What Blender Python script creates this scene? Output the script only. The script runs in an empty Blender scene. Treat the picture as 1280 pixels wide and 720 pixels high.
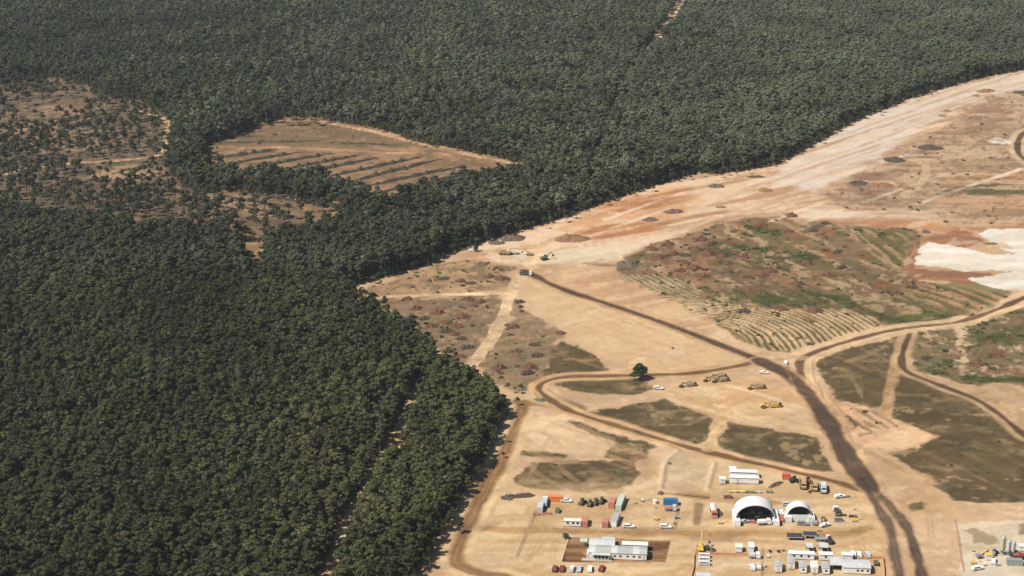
import bpy, math, random
import numpy as np
R = math.radians
sc = bpy.context.scene
COL = sc.collection
random.seed(7)

# ------------------------------------------------------------ camera, sky, sun
F, PITCH, CAM_H = 2200.0, R(17.9), 326.0
cd = bpy.data.cameras.new('camera'); cam = bpy.data.objects.new('camera', cd); COL.objects.link(cam)
cam.location = (0, 0, CAM_H); cam.rotation_euler = (R(90) - PITCH, 0, 0)
cd.sensor_width = 36.0; cd.lens = F / 1280 * 36.0; cd.clip_start = 1.0; cd.clip_end = 30000
sc.camera = cam
SUN_EL, SUN_FROM = R(52), R(211)            # the sun stands left of and behind the camera
sd = (math.cos(SUN_FROM) * math.cos(SUN_EL), math.sin(SUN_FROM) * math.cos(SUN_EL), math.sin(SUN_EL))
ld = bpy.data.lights.new('sun', 'SUN'); sun = bpy.data.objects.new('sun', ld); COL.objects.link(sun)
ld.energy = 5.0; ld.angle = R(0.5); ld.color = (1.0, 0.945, 0.86)
from mathutils import Vector, noise as mnoise
sun.rotation_euler = Vector(sd).to_track_quat('Z', 'Y').to_euler(); sun.location = (0, 0, 900)
w = bpy.data.worlds.new('World'); sc.world = w; w.use_nodes = True
nt = w.node_tree; bg = nt.nodes['Background']
sky = nt.nodes.new('ShaderNodeTexSky'); sky.sky_type = 'NISHITA'; sky.sun_disc = False
sky.sun_elevation = SUN_EL; sky.sun_rotation = math.atan2(sd[0], sd[1]); sky.altitude = 300
nt.links.new(sky.outputs[0], bg.inputs['Color']); bg.inputs['Strength'].default_value = 0.055
sc.view_settings.view_transform = 'Standard'; sc.view_settings.look = 'None'
sc.view_settings.gamma = 1.0; sc.view_settings.use_curve_mapping = False
sc.view_settings.exposure = 0.56
sc.render.engine = 'CYCLES'
sc.cycles.max_bounces = 5; sc.cycles.diffuse_bounces = 3; sc.cycles.transparent_max_bounces = 6
sc.cycles.use_denoising = True

# ------------------------------------------------------------ small helpers
K = 1.65        # sunlit flat ground: seen value / base colour
def lin(c):
    c = np.asarray(c, float) / 255.0
    return np.where(c <= 0.04045, c / 12.92, ((c + 0.055) / 1.055) ** 2.4)
def alb(*c): return lin(c) / K
CP, SP = math.cos(PITCH), math.sin(PITCH)
def at(u, v):
    """a point of the photograph (1280 wide) -> the point of the ground it shows, in metres"""
    xc, yc = (u - 640) / F, -(v - 360) / F
    t = CAM_H / (SP - yc * CP)
    return (xc * t, (CP + yc * SP) * t)
def W(pts): return np.array([at(*p) for p in pts])
def pix(x, y):
    z = y * CP + CAM_H * SP
    return 640 + F * x / z, 360 - F * (y * SP - CAM_H * CP) / z

def hsh(ix, iy, s):
    h = (ix.astype(np.int64) * 374761393 + iy.astype(np.int64) * 668265263 + s * 1442695041) & 0xffffffff
    h = ((h ^ (h >> 13)) * 1274126177) & 0xffffffff
    h = ((h ^ (h >> 16)) * 2246822519) & 0xffffffff
    return ((h ^ (h >> 15)) & 0xffffff) / float(0xffffff)
def vnoise(x, y, s=0):
    ix, iy = np.floor(x), np.floor(y); fx, fy = x - ix, y - iy
    fx = fx * fx * (3 - 2 * fx); fy = fy * fy * (3 - 2 * fy)
    a, b = hsh(ix, iy, s), hsh(ix + 1, iy, s); c, d = hsh(ix, iy + 1, s), hsh(ix + 1, iy + 1, s)
    return (a + (b - a) * fx) * (1 - fy) + (c + (d - c) * fx) * fy
def fbm(x, y, scale, octs=4, s=0, gain=0.5):
    """-1..1"""
    tot, amp, n = 0, 1.0, 0
    for o in range(octs):
        tot = tot + amp * (vnoise(x / scale + 17.3 * o, y / scale - 9.1 * o, s + o) * 2 - 1); n += amp
        amp *= gain; scale *= 0.5
    return tot / n * 1.6
def sstep(a, b, x):
    t = np.clip((x - a) / (b - a), 0, 1); return t * t * (3 - 2 * t)
def smooth(pts, n=8):
    p = np.asarray(pts, float); p = np.vstack([2 * p[0] - p[1], p, 2 * p[-1] - p[-2]]); out = []
    for i in range(1, len(p) - 2):
        for k in range(n):
            t = k / n
            out.append(0.5 * ((2 * p[i]) + (-p[i-1] + p[i+1]) * t + (2*p[i-1] - 5*p[i] + 4*p[i+1] - p[i+2]) * t*t
                              + (-p[i-1] + 3*p[i] - 3*p[i+1] + p[i+2]) * t**3))
    out.append(p[-2]); return np.array(out)
def seg_dist(px, py, line, signed=False):
    best = np.full(px.shape, 1e9); sgn = np.zeros(px.shape)
    for (ax, ay), (bx, by) in zip(line[:-1], line[1:]):
        dx, dy = bx - ax, by - ay; L = dx*dx + dy*dy + 1e-12
        t = np.clip(((px - ax) * dx + (py - ay) * dy) / L, 0, 1)
        d = np.hypot(px - ax - t * dx, py - ay - t * dy)
        m = d < best; best[m] = d[m]
        if signed: sgn[m] = np.sign(dx * (py - ay) - dy * (px - ax))[m]
    return (best, sgn) if signed else best
def inside(px, py, poly):
    ins = np.zeros(px.shape, bool); n = len(poly)
    for i in range(n):
        ax, ay = poly[i]; bx, by = poly[(i + 1) % n]
        if ay == by: continue
        c = ((ay > py) != (by > py)) & (px < (bx - ax) * (py - ay) / (by - ay) + ax)
        ins ^= c
    return ins
def sdist(px, py, poly):
    d = seg_dist(px, py, np.vstack([poly, poly[:1]]))
    return np.where(inside(px, py, poly), d, -d)

# ------------------------------------------------------------ materials
def mat(name, color, rough=0.7, metal=0.0, var=0.10, scale=0.8, bump=0.0):
    m = bpy.data.materials.new(name); m.use_nodes = True; n = m.node_tree.nodes; l = m.node_tree.links
    b = n['Principled BSDF']; b.inputs['Roughness'].default_value = rough; b.inputs['Metallic'].default_value = metal
    b.inputs['Specular IOR Level'].default_value = 0.3
    tc = n.new('ShaderNodeTexCoord'); no = n.new('ShaderNodeTexNoise'); no.inputs['Scale'].default_value = scale
    no.inputs['Detail'].default_value = 4
    l.new(tc.outputs['Object'], no.inputs['Vector'])
    mx = n.new('ShaderNodeMix'); mx.data_type = 'RGBA'
    c = np.array(color[:3])
    mx.inputs[6].default_value = (*np.clip(c * (1 - var * 2.2), 0, 1), 1); mx.inputs[7].default_value = (*np.clip(c * (1 + var), 0, 1), 1)
    l.new(no.outputs['Fac'], mx.inputs[0]); l.new(mx.outputs[2], b.inputs['Base Color'])
    if bump:
        bp = n.new('ShaderNodeBump'); bp.inputs['Strength'].default_value = bump; l.new(no.outputs['Fac'], bp.inputs['Height'])
        l.new(bp.outputs[0], b.inputs['Normal'])
    return m
M = {
 'white': mat('white_paint', (.66, .655, .63), .7, 0, .17, .45), 'cream': mat('cream_panel', (.60, .56, .48)),
 'grey_roof': mat('grey_metal_roof', (.34, .34, .32), .5, .0, .14, .35), 'fabric': mat('white_fabric', (.58, .575, .57), .8, 0, .12, .35),
 'pale_grey': mat('pale_grey', (.46, .465, .46), .6, 0, .16, .5), 'green_grey': mat('green_grey_roof', (.40, .45, .38), .6, 0, .12),
 'orange': mat('orange_paint', (.56, .18, .06)), 'red': mat('red_paint', (.44, .12, .08)), 'rust': mat('faded_red', (.42, .17, .12), .8, 0, .2),
 'blue': mat('blue_paint', (.03, .13, .29)), 'steel': mat('steel_grey', (.26, .28, .29), .5, .2), 'bluegrey': mat('blue_grey', (.33, .40, .45)),
 'dark': mat('dark_metal', (.045, .043, .042), .6), 'tyre': mat('tyre', (.025, .024, .023), .9), 'glass': mat('glass_dark', (.03, .035, .04), .12),
 'yellow': mat('yellow_paint', (.58, .37, .06)), 'tan': mat('dusty_yellow', (.36, .26, .12), .8, 0, .2), 'olive': mat('olive_paint', (.10, .10, .055)),
 'maroon': mat('maroon_paint', (.20, .055, .04)), 'timber': mat('timber', (.26, .17, .10), .9, 0, .25, 3), 'deck': mat('deck_boards', (.42, .33, .23), .9, 0, .2, 2),
 'silo': mat('silo_beige', (.40, .39, .27), .6), 'concrete': mat('concrete', (.42, .38, .32), .9, 0, .15),
 'net': mat('orange_mesh', (.52, .235, .14), .9), 'wire': mat('fence_wire', (.17, .145, .115), .8), 'panel': mat('dark_panel', (.05, .045, .045), .45),
 'rock': mat('rock', (.11, .09, .07), .95, 0, .25), 'pipe_green': mat('green_pipe', (.13, .17, .08)), 'pipe_yellow': mat('yellow_pipe', (.48, .40, .11)),
 'debris': mat('dead_timber_red', (.140, .067, .041), .95, 0, .35, 1.2, .4), 'debris2': mat('dead_timber_brown', (.085, .062, .040), .95, 0, .35, 1.2, .4),
 'debris3': mat('dead_timber_dark', (.050, .043, .027), .95, 0, .4, 1.0, .4),
 'soil_red': mat('red_soil', (.22, .115, .062), .95, 0, .25, .6, .4), 'soil_dark': mat('dark_soil', (.125, .090, .064), .95, 0, .3, .6, .4),
 'soil_pale': mat('pale_soil', (.36, .28, .19), .95, 0, .15, .6, .4),
 'bark': mat('gum_bark', (.24, .21, .175), .9, 0, .3, 1.5),
}
def leaf_mat(name, cols, patch):
    m = bpy.data.materials.new(name); m.use_nodes = True; n = m.node_tree.nodes; l = m.node_tree.links
    b = n['Principled BSDF']; b.inputs['Roughness'].default_value = .7; b.inputs['Specular IOR Level'].default_value = .08
    oi = n.new('ShaderNodeObjectInfo'); cr = n.new('ShaderNodeValToRGB'); el = cr.color_ramp.elements
    while len(el) < len(cols): el.new(0.5)
    for i, c in enumerate(cols): el[i].position = i / (len(cols) - 1); el[i].color = (*c, 1)
    l.new(oi.outputs['Random'], cr.inputs[0])
    g = n.new('ShaderNodeNewGeometry'); no = n.new('ShaderNodeTexNoise'); no.inputs['Scale'].default_value = 1 / 55; no.inputs['Detail'].default_value = 3
    l.new(g.outputs['Position'], no.inputs['Vector'])
    rm = n.new('ShaderNodeMapRange'); rm.inputs[1].default_value = .46; rm.inputs[2].default_value = .70; rm.inputs[4].default_value = .65
    l.new(no.outputs['Fac'], rm.inputs[0])
    mx = n.new('ShaderNodeMix'); mx.data_type = 'RGBA'; mx.inputs[7].default_value = (*patch, 1)
    l.new(rm.outputs[0], mx.inputs[0]); l.new(cr.outputs[0], mx.inputs[6])
    n2 = n.new('ShaderNodeTexNoise'); n2.inputs['Scale'].default_value = .55; l.new(g.outputs['Position'], n2.inputs['Vector'])
    r2 = n.new('ShaderNodeMapRange'); r2.inputs[1].default_value = .3; r2.inputs[2].default_value = .7; r2.inputs[3].default_value = .6; r2.inputs[4].default_value = 1.5
    l.new(n2.outputs['Fac'], r2.inputs[0])
    n3 = n.new('ShaderNodeTexNoise'); n3.inputs['Scale'].default_value = 1 / 75; n3.inputs['Detail'].default_value = 4; l.new(g.outputs['Position'], n3.inputs['Vector'])
    r3 = n.new('ShaderNodeMapRange'); r3.inputs[1].default_value = .35; r3.inputs[2].default_value = .65; r3.inputs[3].default_value = .74; r3.inputs[4].default_value = 1.24; l.new(n3.outputs['Fac'], r3.inputs[0])
    mm = n.new('ShaderNodeMath'); mm.operation = 'MULTIPLY'; l.new(r2.outputs[0], mm.inputs[0]); l.new(r3.outputs[0], mm.inputs[1])
    mu = n.new('ShaderNodeMix'); mu.data_type = 'RGBA'; mu.blend_type = 'MULTIPLY'; mu.inputs[0].default_value = 1
    l.new(mx.outputs[2], mu.inputs[6]); l.new(mm.outputs[0], mu.inputs[7]); l.new(mu.outputs[2], b.inputs['Base Color'])
    return m
M['leaf'] = leaf_mat('gum_leaves', [(0.0275,0.0348,0.0135), (0.0405,0.0484,0.0172), (0.0330,0.0407,0.0193), (0.0550,0.0601,0.0211), (0.0458,0.0465,0.0248)], (0.0478,0.0407,0.0211))
M['leaf_strip'] = leaf_mat('olive_gum_leaves', [(0.0413,0.0494,0.0182), (0.0607,0.0687,0.0232), (0.0495,0.0578,0.0261), (0.0825,0.0853,0.0285), (0.0687,0.0660,0.0335)], (0.0717,0.0578,0.0285))
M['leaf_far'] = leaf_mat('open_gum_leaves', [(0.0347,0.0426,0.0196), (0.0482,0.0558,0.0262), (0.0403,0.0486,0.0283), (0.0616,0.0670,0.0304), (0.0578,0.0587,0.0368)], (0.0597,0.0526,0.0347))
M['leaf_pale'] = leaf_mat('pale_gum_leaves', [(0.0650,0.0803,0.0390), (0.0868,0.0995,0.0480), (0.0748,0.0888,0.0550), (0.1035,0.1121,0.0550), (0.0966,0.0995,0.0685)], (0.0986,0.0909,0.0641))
M['leaf_dead'] = leaf_mat('dry_grey_leaves', [(0.0788,0.0735,0.0585), (0.1013,0.0915,0.0735), (0.0885,0.0735,0.0540)], (0.0900,0.0750,0.0562))
M['leaf_sparse'] = leaf_mat('grey_gum_leaves', [(0.0391,0.0428,0.0208), (0.0515,0.0527,0.0257), (0.0453,0.0461,0.0288)], (0.0546,0.0478,0.0305))
M['shrub'] = leaf_mat('shrub_leaves', [(0.0550,0.0726,0.0242), (0.0770,0.0902,0.0330), (0.0935,0.0880,0.0396), (0.0660,0.0814,0.0286)], (0.0990,0.0858,0.0495))
M['pine'] = leaf_mat('dark_pine_leaves', [(0.0256,0.0370,0.0192), (0.0342,0.0456,0.0216)], (0.0313,0.0399,0.0216))

# ------------------------------------------------------------ the lie of the land (masks in metres)
HAUL = [(655,338),(700,360),(760,380),(830,404),(900,431),(950,451),(985,469),(1008,490),(1030,520),(1053,560),(1076,594),(1090,612)]
HAUL_L = [(1078,600),(1099,636),(1112,660),(1121,700),(1127,740),(1130,770)]
HAUL_R = [(1082,600),(1112,632),(1134,660),(1147,700),(1157,740),(1163,770)]
NE = [(1012,492),(1004,476),(1000,463),(1000,453),(1006,446),(1030,436),(1070,424),(1110,414),(1150,408),(1200,402),(1250,385),(1280,372),(1330,350)]
LOOP = [(985,470),(950,453),(925,457),(870,466),(800,469),(740,470),(702,472),(680,478),(674,486),(684,497),(700,507),(725,518),(780,535),(850,556),(910,571),(980,587),(1040,601),(1080,614)]
WEDGE = [(655,503),(644,535),(629,570),(613,600),(597,630),(584,658),(573,684),(571,700),(584,712),(622,722),(660,730)]
CAMPROAD = [(584,660),(640,662),(720,664),(800,666),(870,667),(960,667),(1050,668),(1085,660)]
CAMPN = [(830,616),(860,619),(900,624),(980,629),(1040,632),(1075,630)]
DARKE = [(1138,414),(1130,436),(1127,452),(1133,464),(1160,476),(1215,497),(1245,515),(1285,548)]
DIV1 = [(1128,420),(1120,455),(1112,490),(1106,520)]
DIV2 = [(906,512),(896,536),(884,562)]
T1 = [(674,318),(655,342),(640,362),(630,392),(614,425),(590,455)]
T2 = [(455,373),(500,370),(560,368),(634,366)]
TRK_F = [(527,486),(512,520),(498,548),(478,585),(458,620),(440,652),(424,690),(405,730),(388,765)]
TRK_U = [(900,-70),(876,-35),(856,-2),(838,30),(822,52),(800,75)]
TRK_U2 = [(800,75),(775,120),(758,165),(745,205),(735,240)]
TRK_C = [(-40,226),(0,219),(40,210),(90,204),(140,201),(198,194),(207,180),(206,150),(165,137)]
TRK_A = [(385,150),(410,154),(470,165),(540,183),(600,196),(662,208)]
TRK_A2 = [(300,186),(330,184),(400,186),(480,191),(530,191),(560,193)]
MAIN_P = [(418,372),(455,390),(480,404),(510,427),(535,447),(565,471),(600,492),(621,508),(625,520),(604,560),(578,606),(552,652),(519,710),(489,760),(465,800),(1600,800),(1600,20),(1400,58),
          (1280,87),(1230,95),(1180,108),(1120,128),(1080,145),(1040,165),(1000,187),(965,205),(930,212),(890,218),(870,215),(850,222),(800,236),(760,250),(720,263),(690,276),(640,291),(590,306),(550,319),(530,331),(480,346),(430,358)]
A_P = [(250,186),(262,178),(296,168),(330,152),(360,145),(385,146),(410,150),(470,161),(530,178),(600,193),(662,205),(668,213),(640,226),(600,232),(560,240),(520,254),(492,266),(470,262),(445,248),(410,234),(370,230),(310,227),(270,222),(250,208)]
B_P = [(222,246),(262,240),(300,238),(360,245),(410,262),(432,272),(420,288),(390,297),(350,301),(290,300),(225,290)]
B2_P = [(395,247),(430,252),(436,262),(405,263)]
G_P = [(290,303),(328,300),(336,322),(334,352),(312,362),(302,335)]
C_P = [(-200,112),(0,105),(60,95),(110,105),(135,120),(170,125),(205,140),(212,190),(222,220),(246,242),(290,256),(300,290),(260,298),(200,297),(150,291),(100,283),(60,273),(0,262),(-200,262)]
CLEAR = [W(p) for p in (MAIN_P, A_P, B_P, B2_P, G_P, C_P)]
TRACKS = [(smooth(W(TRK_F)), 4.5), (smooth(W(TRK_U)), 8), (smooth(W(TRK_U2)), 2.6), (smooth(W(TRK_C)), 4.0)]
HOLES = W([(745,212),(775,168),(808,192),(833,212),(640,222),(712,236),(560,300),(760,120),(520,455),(545,440),(330,300)])
def wooded(x, y, off=0.0):
    """True where the closed forest grows"""
    rag = fbm(x, y, 26, 3, 5) * 3.0
    ok = np.ones(x.shape, bool)
    for i, p in enumerate(CLEAR):
        lo, hi = p.min(0) - 12, p.max(0) + 12
        k = np.nonzero((x > lo[0]) & (x < hi[0]) & (y > lo[1]) & (y < hi[1]))[0]
        ok[k[sdist(x[k], y[k], p) > (rag[k] * (1.0 if i else .5) - off)]] = False
    for hx, hy in HOLES: ok[np.hypot(x - hx, y - hy) < 5.5 + rag * .5] = False
    for l, wd in TRACKS:
        lo, hi = l.min(0) - 12, l.max(0) + 12
        k = np.nonzero((x > lo[0]) & (x < hi[0]) & (y > lo[1]) & (y < hi[1]))[0]
        ok[k[seg_dist(x[k], y[k], l) < wd + rag[k] * .3]] = False
    return ok

# ------------------------------------------------------------ the ground sheet
vs = np.arange(790, -46, -1.35)
rows = np.array([at(640, v)[1] for v in vs])
rows = np.concatenate([[-700, -300, 0, 250, 400, 470, rows[0] - 20], rows, rows[-1] + np.array([60, 200, 450, 900, 1600, 2600, 4000, 6000])])
s = np.concatenate([[-7, -4.5, -3, -2.2, -1.7, -1.4, -1.25], np.arange(-1.13, 1.131, 0.00225), [1.25, 1.4, 1.7, 2.2, 3, 4.5, 7]])
hw = np.maximum(rows * CP + CAM_H * SP, 420) * 640 / F
GX = (hw[:, None] * s[None, :]).ravel(); GY = np.repeat(rows, len(s))
NR, NC = len(rows), len(s); NV = NR * NC
GZ = np.zeros(NV); COLR = np.zeros((NV, 3)); CLS = np.zeros(NV, np.int8)
n_big = fbm(GX, GY, 90, 4, 1); n_mid = fbm(GX, GY, 28, 4, 11); n_small = fbm(GX, GY, 9, 3, 21); n_fine = fbm(GX, GY, 3, 2, 31)
n_rag = fbm(GX, GY, 14, 4, 41)
a = R(32); n_streak = fbm(GX * math.cos(a) + GY * math.sin(a), (-GX * math.sin(a) + GY * math.cos(a)) * 7, 60, 4, 51)
n_ew = fbm(GX, GY * 6, 45, 4, 61)
n_grain = fbm(GX, GY, 1.6, 2, 71, .7); n_clod = fbm(GX, GY, 6.5, 3, 81, .65); n_patch = fbm(GX, GY, 17, 4, 91, .6)
_p, _q = np.array(at(880, 288)), np.array(at(1000, 352)); _d = (_q - _p) / np.hypot(*(_q - _p))
n_diag = fbm((GX * _d[0] + GY * _d[1]) * .22, -GX * _d[1] + GY * _d[0], 9, 4, 101, .6)
def near(pts, m):
    lo, hi = pts.min(0) - m, pts.max(0) + m
    return np.nonzero((GX > lo[0]) & (GX < hi[0]) & (GY > lo[1]) & (GY < hi[1]))[0]
def put(k, al, c, cls=None, thr=.5):
    c = np.asarray(c)
    if c.ndim == 1: c = c[None, :]
    COLR[k] = COLR[k] * (1 - al[:, None]) + c * al[:, None]
    if cls is not None: CLS[k[al > thr]] = cls
def area(pts, c, soft=3, rag=4, cls=None, amt=1.0, c2=None, mix=None, hole=None, world=False):
    p = np.asarray(pts) if world else W(pts); k = near(p, soft + rag + 2)
    if not len(k): return k
    d = sdist(GX[k], GY[k], p) + n_rag[k] * rag * .8 + n_small[k] * rag * .45 + n_fine[k] * min(rag, 1.5) * .7
    soft = soft * (.45 if soft < 6 else .7); al = sstep(-soft, soft, d) * amt
    if hole is not None: al = al * sstep(hole[0], hole[1], n_small[k] * .6 + n_mid[k] * .5)
    cc = alb(*c)
    if c2 is not None:
        t = sstep(-.38, .38, (mix[k] if mix is not None else n_mid[k]) + n_fine[k] * .22)[:, None]; cc = cc * (1 - t) + alb(*c2) * t
    put(k, al, cc, cls)
    return k
def mottle(pts, c, noise, t0, t1, amt=.8, edge=4, cls=None):
    p = W(pts); k = near(p, edge); d = sdist(GX[k], GY[k], p) + n_rag[k] * edge
    k_ = CLS[k] == 1; put(k, (1 - k_) * sstep(-edge * .5, edge * .5, d) * sstep(t0, t1, noise[k] + n_grain[k] * .12) * amt, alb(*c), cls); return k
def road(pts, width, c, shoulder=None, sw=0, soft=1.0, rag=.8, cls=1, amt=1.0, sink=0.0, berm=0.0, sm=True):
    l = smooth(W(pts)) if sm else W(pts); k = near(l, width + sw + 6)
    d, sg = seg_dist(GX[k], GY[k], l, True); d = d + n_rag[k] * rag + n_patch[k] * min(.9, width * .12)
    if shoulder is not None: put(k, sstep(width / 2 + sw + 1.5, width / 2 + sw - 1.5, d) * .85 * amt, alb(*shoulder), cls, .42 * amt)
    tr = 1 + (.22 if c[0] < 150 else .05) * np.cos(d * sg * 2.4 + n_mid[k] * 2) * (width > 4) + n_grain[k] * .10 + n_clod[k] * .10 + n_mid[k] * .12
    soft = soft * .7; put(k, sstep(width / 2 + soft, width / 2 - soft, d) * amt * (.97 + .08 * n_clod[k]).clip(0, 1), alb(*c)[None, :] * tr[:, None], cls, .4 * amt)
    if berm: GZ[k] += berm * np.exp(-((d - width / 2 - 1.0) / .8) ** 2)
    return k
# base: bare sandy earth
t = sstep(-.9, .9, n_big)[:, None]
COLR[:] = alb(188,150,112) * (1 - t) + alb(212,176,136) * t
# forest floor where the woods stand
fw = wooded(GX, GY)
COLR[fw] = (alb(104,90,66)[None] * (1 + .25 * n_mid[fw] + .2 * n_small[fw])[:, None]); CLS[fw] = 5
# -- left clearings
for p, c, c2 in ((C_P, (124,102,78), (92,80,60)), (A_P, (140,110,80), (164,128,94)), (B_P, (140,110,82), (112,92,68)), (B2_P, (165,130,95), (140,112,84)), (G_P, (170,135,96), (140,112,80))):
    area(p, c, 4, 4, 4 if p is C_P else 0, 1, c2, n_ew * .8 + n_small * .5)
area([(250,182),(262,176),(345,158),(385,150),(470,166),(520,182),(420,182),(330,180)], (120,100,74), 5, 6, 4, .8)
for q in ([(0,140),(70,128),(130,150),(120,190),(50,190),(0,170)], [(100,215),(200,205),(215,235),(150,240)], [(230,246),(300,240),(390,268),(330,272)]):
    area(q, (176,140,106), 8, 12, None, .75, hole=(-.3, .4))
for q in HOLES: k = near(q[None], 9); put(k, sstep(8, 4, np.hypot(GX[k] - q[0], GY[k] - q[1])) * .9, alb(206,172,132), 0)
road(TRK_C, 5, (196,162,122), None, 0, 1, .6, 1)
road(TRK_A, 7.5, (196,158,116), None, 0, 1.5, 1, 1); road(TRK_A2, 4, (190,150,110), None, 0, 1.5, 1, 1, .8)
road(TRK_F, 9, (206,174,132), None, 0, 2, 2, 1, .95); road(TRK_U, 13, (212,178,140), None, 0, 2, 1, 1, .9)
# -- the big cut: pale graded earth along the upper forest
area([(560,318),(640,294),(720,266),(800,238),(870,219),(960,210),(1010,186),(1085,146),(1180,110),(1300,84),(1300,150),(1210,140),(1150,180),(1090,220),(1040,262),(930,268),(880,285),(800,312),(760,330),(690,330),(640,330)],
     (198,154,114), 5, 5, 0, 1, (224,190,154), n_streak)
area([(1000,190),(1085,147),(1180,111),(1300,85),(1300,125),(1210,128),(1140,170),(1090,205),(1020,240),(960,225)], (230,210,188), 8, 6, 0, .95, (216,190,162), n_streak)
area([(690,285),(760,252),(850,232),(880,250),(820,290),(750,300)], (184,122,80), 10, 8, 0, .85, (208,156,110), n_streak)
area([(645,312),(700,312),(765,305),(800,306),(770,325),(700,330),(650,326)], (222,202,168), 8, 6, 0, .8)
area([(1020,255),(1100,258),(1185,262),(1175,280),(1060,283),(990,272)], (228,204,174), 6, 6, 0, .85, (206,170,130), n_ew)
area([(985,278),(1100,272),(1180,282),(1280,268),(1300,285),(1200,292),(1130,290),(1040,284)], (170,112,74), 8, 8, 0, .8, (192,134,92), n_ew)
# -- right upper rough ground
area([(1018,248),(1070,215),(1110,195),(1150,172),(1200,142),(1240,120),(1320,105),(1320,284),(1200,284),(1165,264),(1060,262)], (158,128,98), 10, 12, 4, .85, (194,160,126), n_ew * .7 + n_small * .5)
area([(1060,230),(1085,215),(1110,210),(1115,235),(1085,245)], (140,104,78), 8, 8, 4, .7)
area([(1140,190),(1165,180),(1172,195),(1150,200)], (128,100,80), 6, 6, 4, .7); area([(1205,135),(1255,125),(1262,140),(1215,150)], (150,118,94), 8, 8, 4, .7)
area([(1170,205),(1240,190),(1262,205),(1200,215)], (150,125,84), 10, 10, 4, .5); area([(1180,222),(1290,212),(1290,228),(1190,232)], (172,128,86), 8, 8, 4, .7)
area([(1165,243),(1195,233),(1235,229),(1300,231),(1300,242),(1190,245)], (92,88,54), 4, 3, 3, .9)
area([(1160,246),(1300,245),(1300,262),(1190,264)], (206,164,126), 6, 6, 0, .8, (178,126,84), n_ew); area([(1200,262),(1300,262),(1300,272),(1195,272)], (150,118,80), 6, 5, 4, .7)
road([(1130,245),(1152,228),(1158,212),(1150,202),(1140,200)], 7, (206,172,132), None, 0, 2, 1, 1, .8)
road([(1300,160),(1280,166),(1272,180),(1276,195),(1300,210)], 5, (96,74,58), (210,178,140), 5)
area([(1233,178),(1245,172),(1262,175),(1265,181)], (240,228,210), 2, 2, 6)
# -- central scrub block
S1 = [(768,336),(790,318),(815,305),(880,286),(930,272),(985,272),(1055,282),(1140,286),(1150,300),(1128,330),(1132,345),(1230,372),(1215,392),(1190,402),(1115,410),(1060,395),(960,388),(880,386),(845,372),(800,358),(772,347)]
area(S1, (146,118,88), 4, 5, 4, 1, (116,98,68), n_ew * .6 + n_small * .5)
area([(790,325),(830,303),(880,288),(930,300),(960,335),(1000,355),(930,362),(850,358),(790,345)], (142,110,86), 6, 8, 4, .8, (160,130,98), n_small)
area([(900,282),(950,274),(990,278),(1050,290),(1060,310),(1020,318),(950,300)], (112,106,64), 5, 8, 4, .85, hole=(-.5, .2))
area([(880,312),(930,312),(1000,326),(1040,330),(1060,350),(1010,352),(950,338),(900,330)], (92,88,54), 4, 7, 3, .9, hole=(-.6, .1))
area([(980,300),(1050,305),(1110,335),(1125,352),(1060,350),(1000,330)], (110,100,62), 5, 8, 4, .8, hole=(-.5, .3))
area([(880,366),(930,362),(1000,366),(1090,370),(1180,382),(1205,395),(1130,404),(1040,388),(960,385),(890,378)], (92,92,52), 4, 6, 3, .95, (74,80,42), n_small)
area([(1010,360),(1120,362),(1170,376),(1100,372),(1020,370)], (190,160,124), 3, 6, 4, .7, hole=(-.1, .5))
area([(1060,283),(1138,287),(1140,310),(1110,330),(1085,308)], (110,106,66), 4, 4, 3, .85)
area([(1150,352),(1215,352),(1262,365),(1210,380),(1165,366)], (108,104,62), 4, 5, 3, .8)
for q in ([(905,282),(960,281),(980,287),(930,289)], [(980,292),(1040,285),(1030,296),(990,300)], [(1000,316),(1040,310),(1050,322),(1020,326)], [(930,285),(950,283),(948,288)], [(870,386),(930,384),(960,392),(900,394)], [(980,384),(1045,386),(1080,392),(1010,392)], [(1100,352),(1150,362),(1135,366),(1090,358)]):
    area(q, (152,96,64), 4, 5, None, .7)
road([(1050,280),(1080,302),(1105,322),(1128,338)], 9, (178,142,108), None, 0, 2, 1.5, 1, .9)
road([(880,288),(905,305),(935,322),(965,335),(1000,352)], 5, (186,152,118), None, 0, 2, 2, 4, .6)
# curved rip lines
def rips(poly, line, period, c_lo, c_hi, amp=.35, duty=0., warp=1.0, cls=4, am=1.0):
    p = W(poly); k = near(p, 4); d = sdist(GX[k], GY[k], p) + n_rag[k] * 2.5; al = sstep(-1.5, 1.5, d)
    l = smooth(W(line)); dd = seg_dist(GX[k], GY[k], l) + n_mid[k] * 1.0 * warp + n_small[k] * .5
    wv = np.sin(dd / period * 2 * math.pi) + duty + .55 * n_patch[k]; tt = sstep(-.45, .45, wv + n_small[k] * .7)[:, None]
    put(k, al * am, alb(*c_lo) * (1 - tt) + alb(*c_hi) * tt, cls); GZ[k] += al * amp * (tt[:, 0] - .5)
rips([(800,352),(838,358),(880,380),(960,388),(1040,388),(1085,396),(1100,407),(1040,424),(985,438),(962,437),(915,410),(870,390)], [(800,392),(880,394),(930,402),(962,416),(985,445)], 3.9, (104,94,58), (212,178,136), .3, .1, .8)
rips([(772,342),(830,345),(880,362),(870,376),(820,362),(780,352)], [(770,340),(830,372),(900,400)], 4.2, (122,112,74), (196,168,130), .25)
rips([(1060,283),(1138,290),(1128,338),(1100,326)], [(1055,283),(1090,310),(1135,350)], 11, (104,100,60), (168,140,102), .3, -.5, 1, 4, .8)
rips([(1140,352),(1262,368),(1215,398),(1160,388),(1110,372)], [(1100,345),(1170,362),(1250,392)], 10, (104,96,58), (176,132,96), .3, -.3, 1.5, 4, .75)
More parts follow.
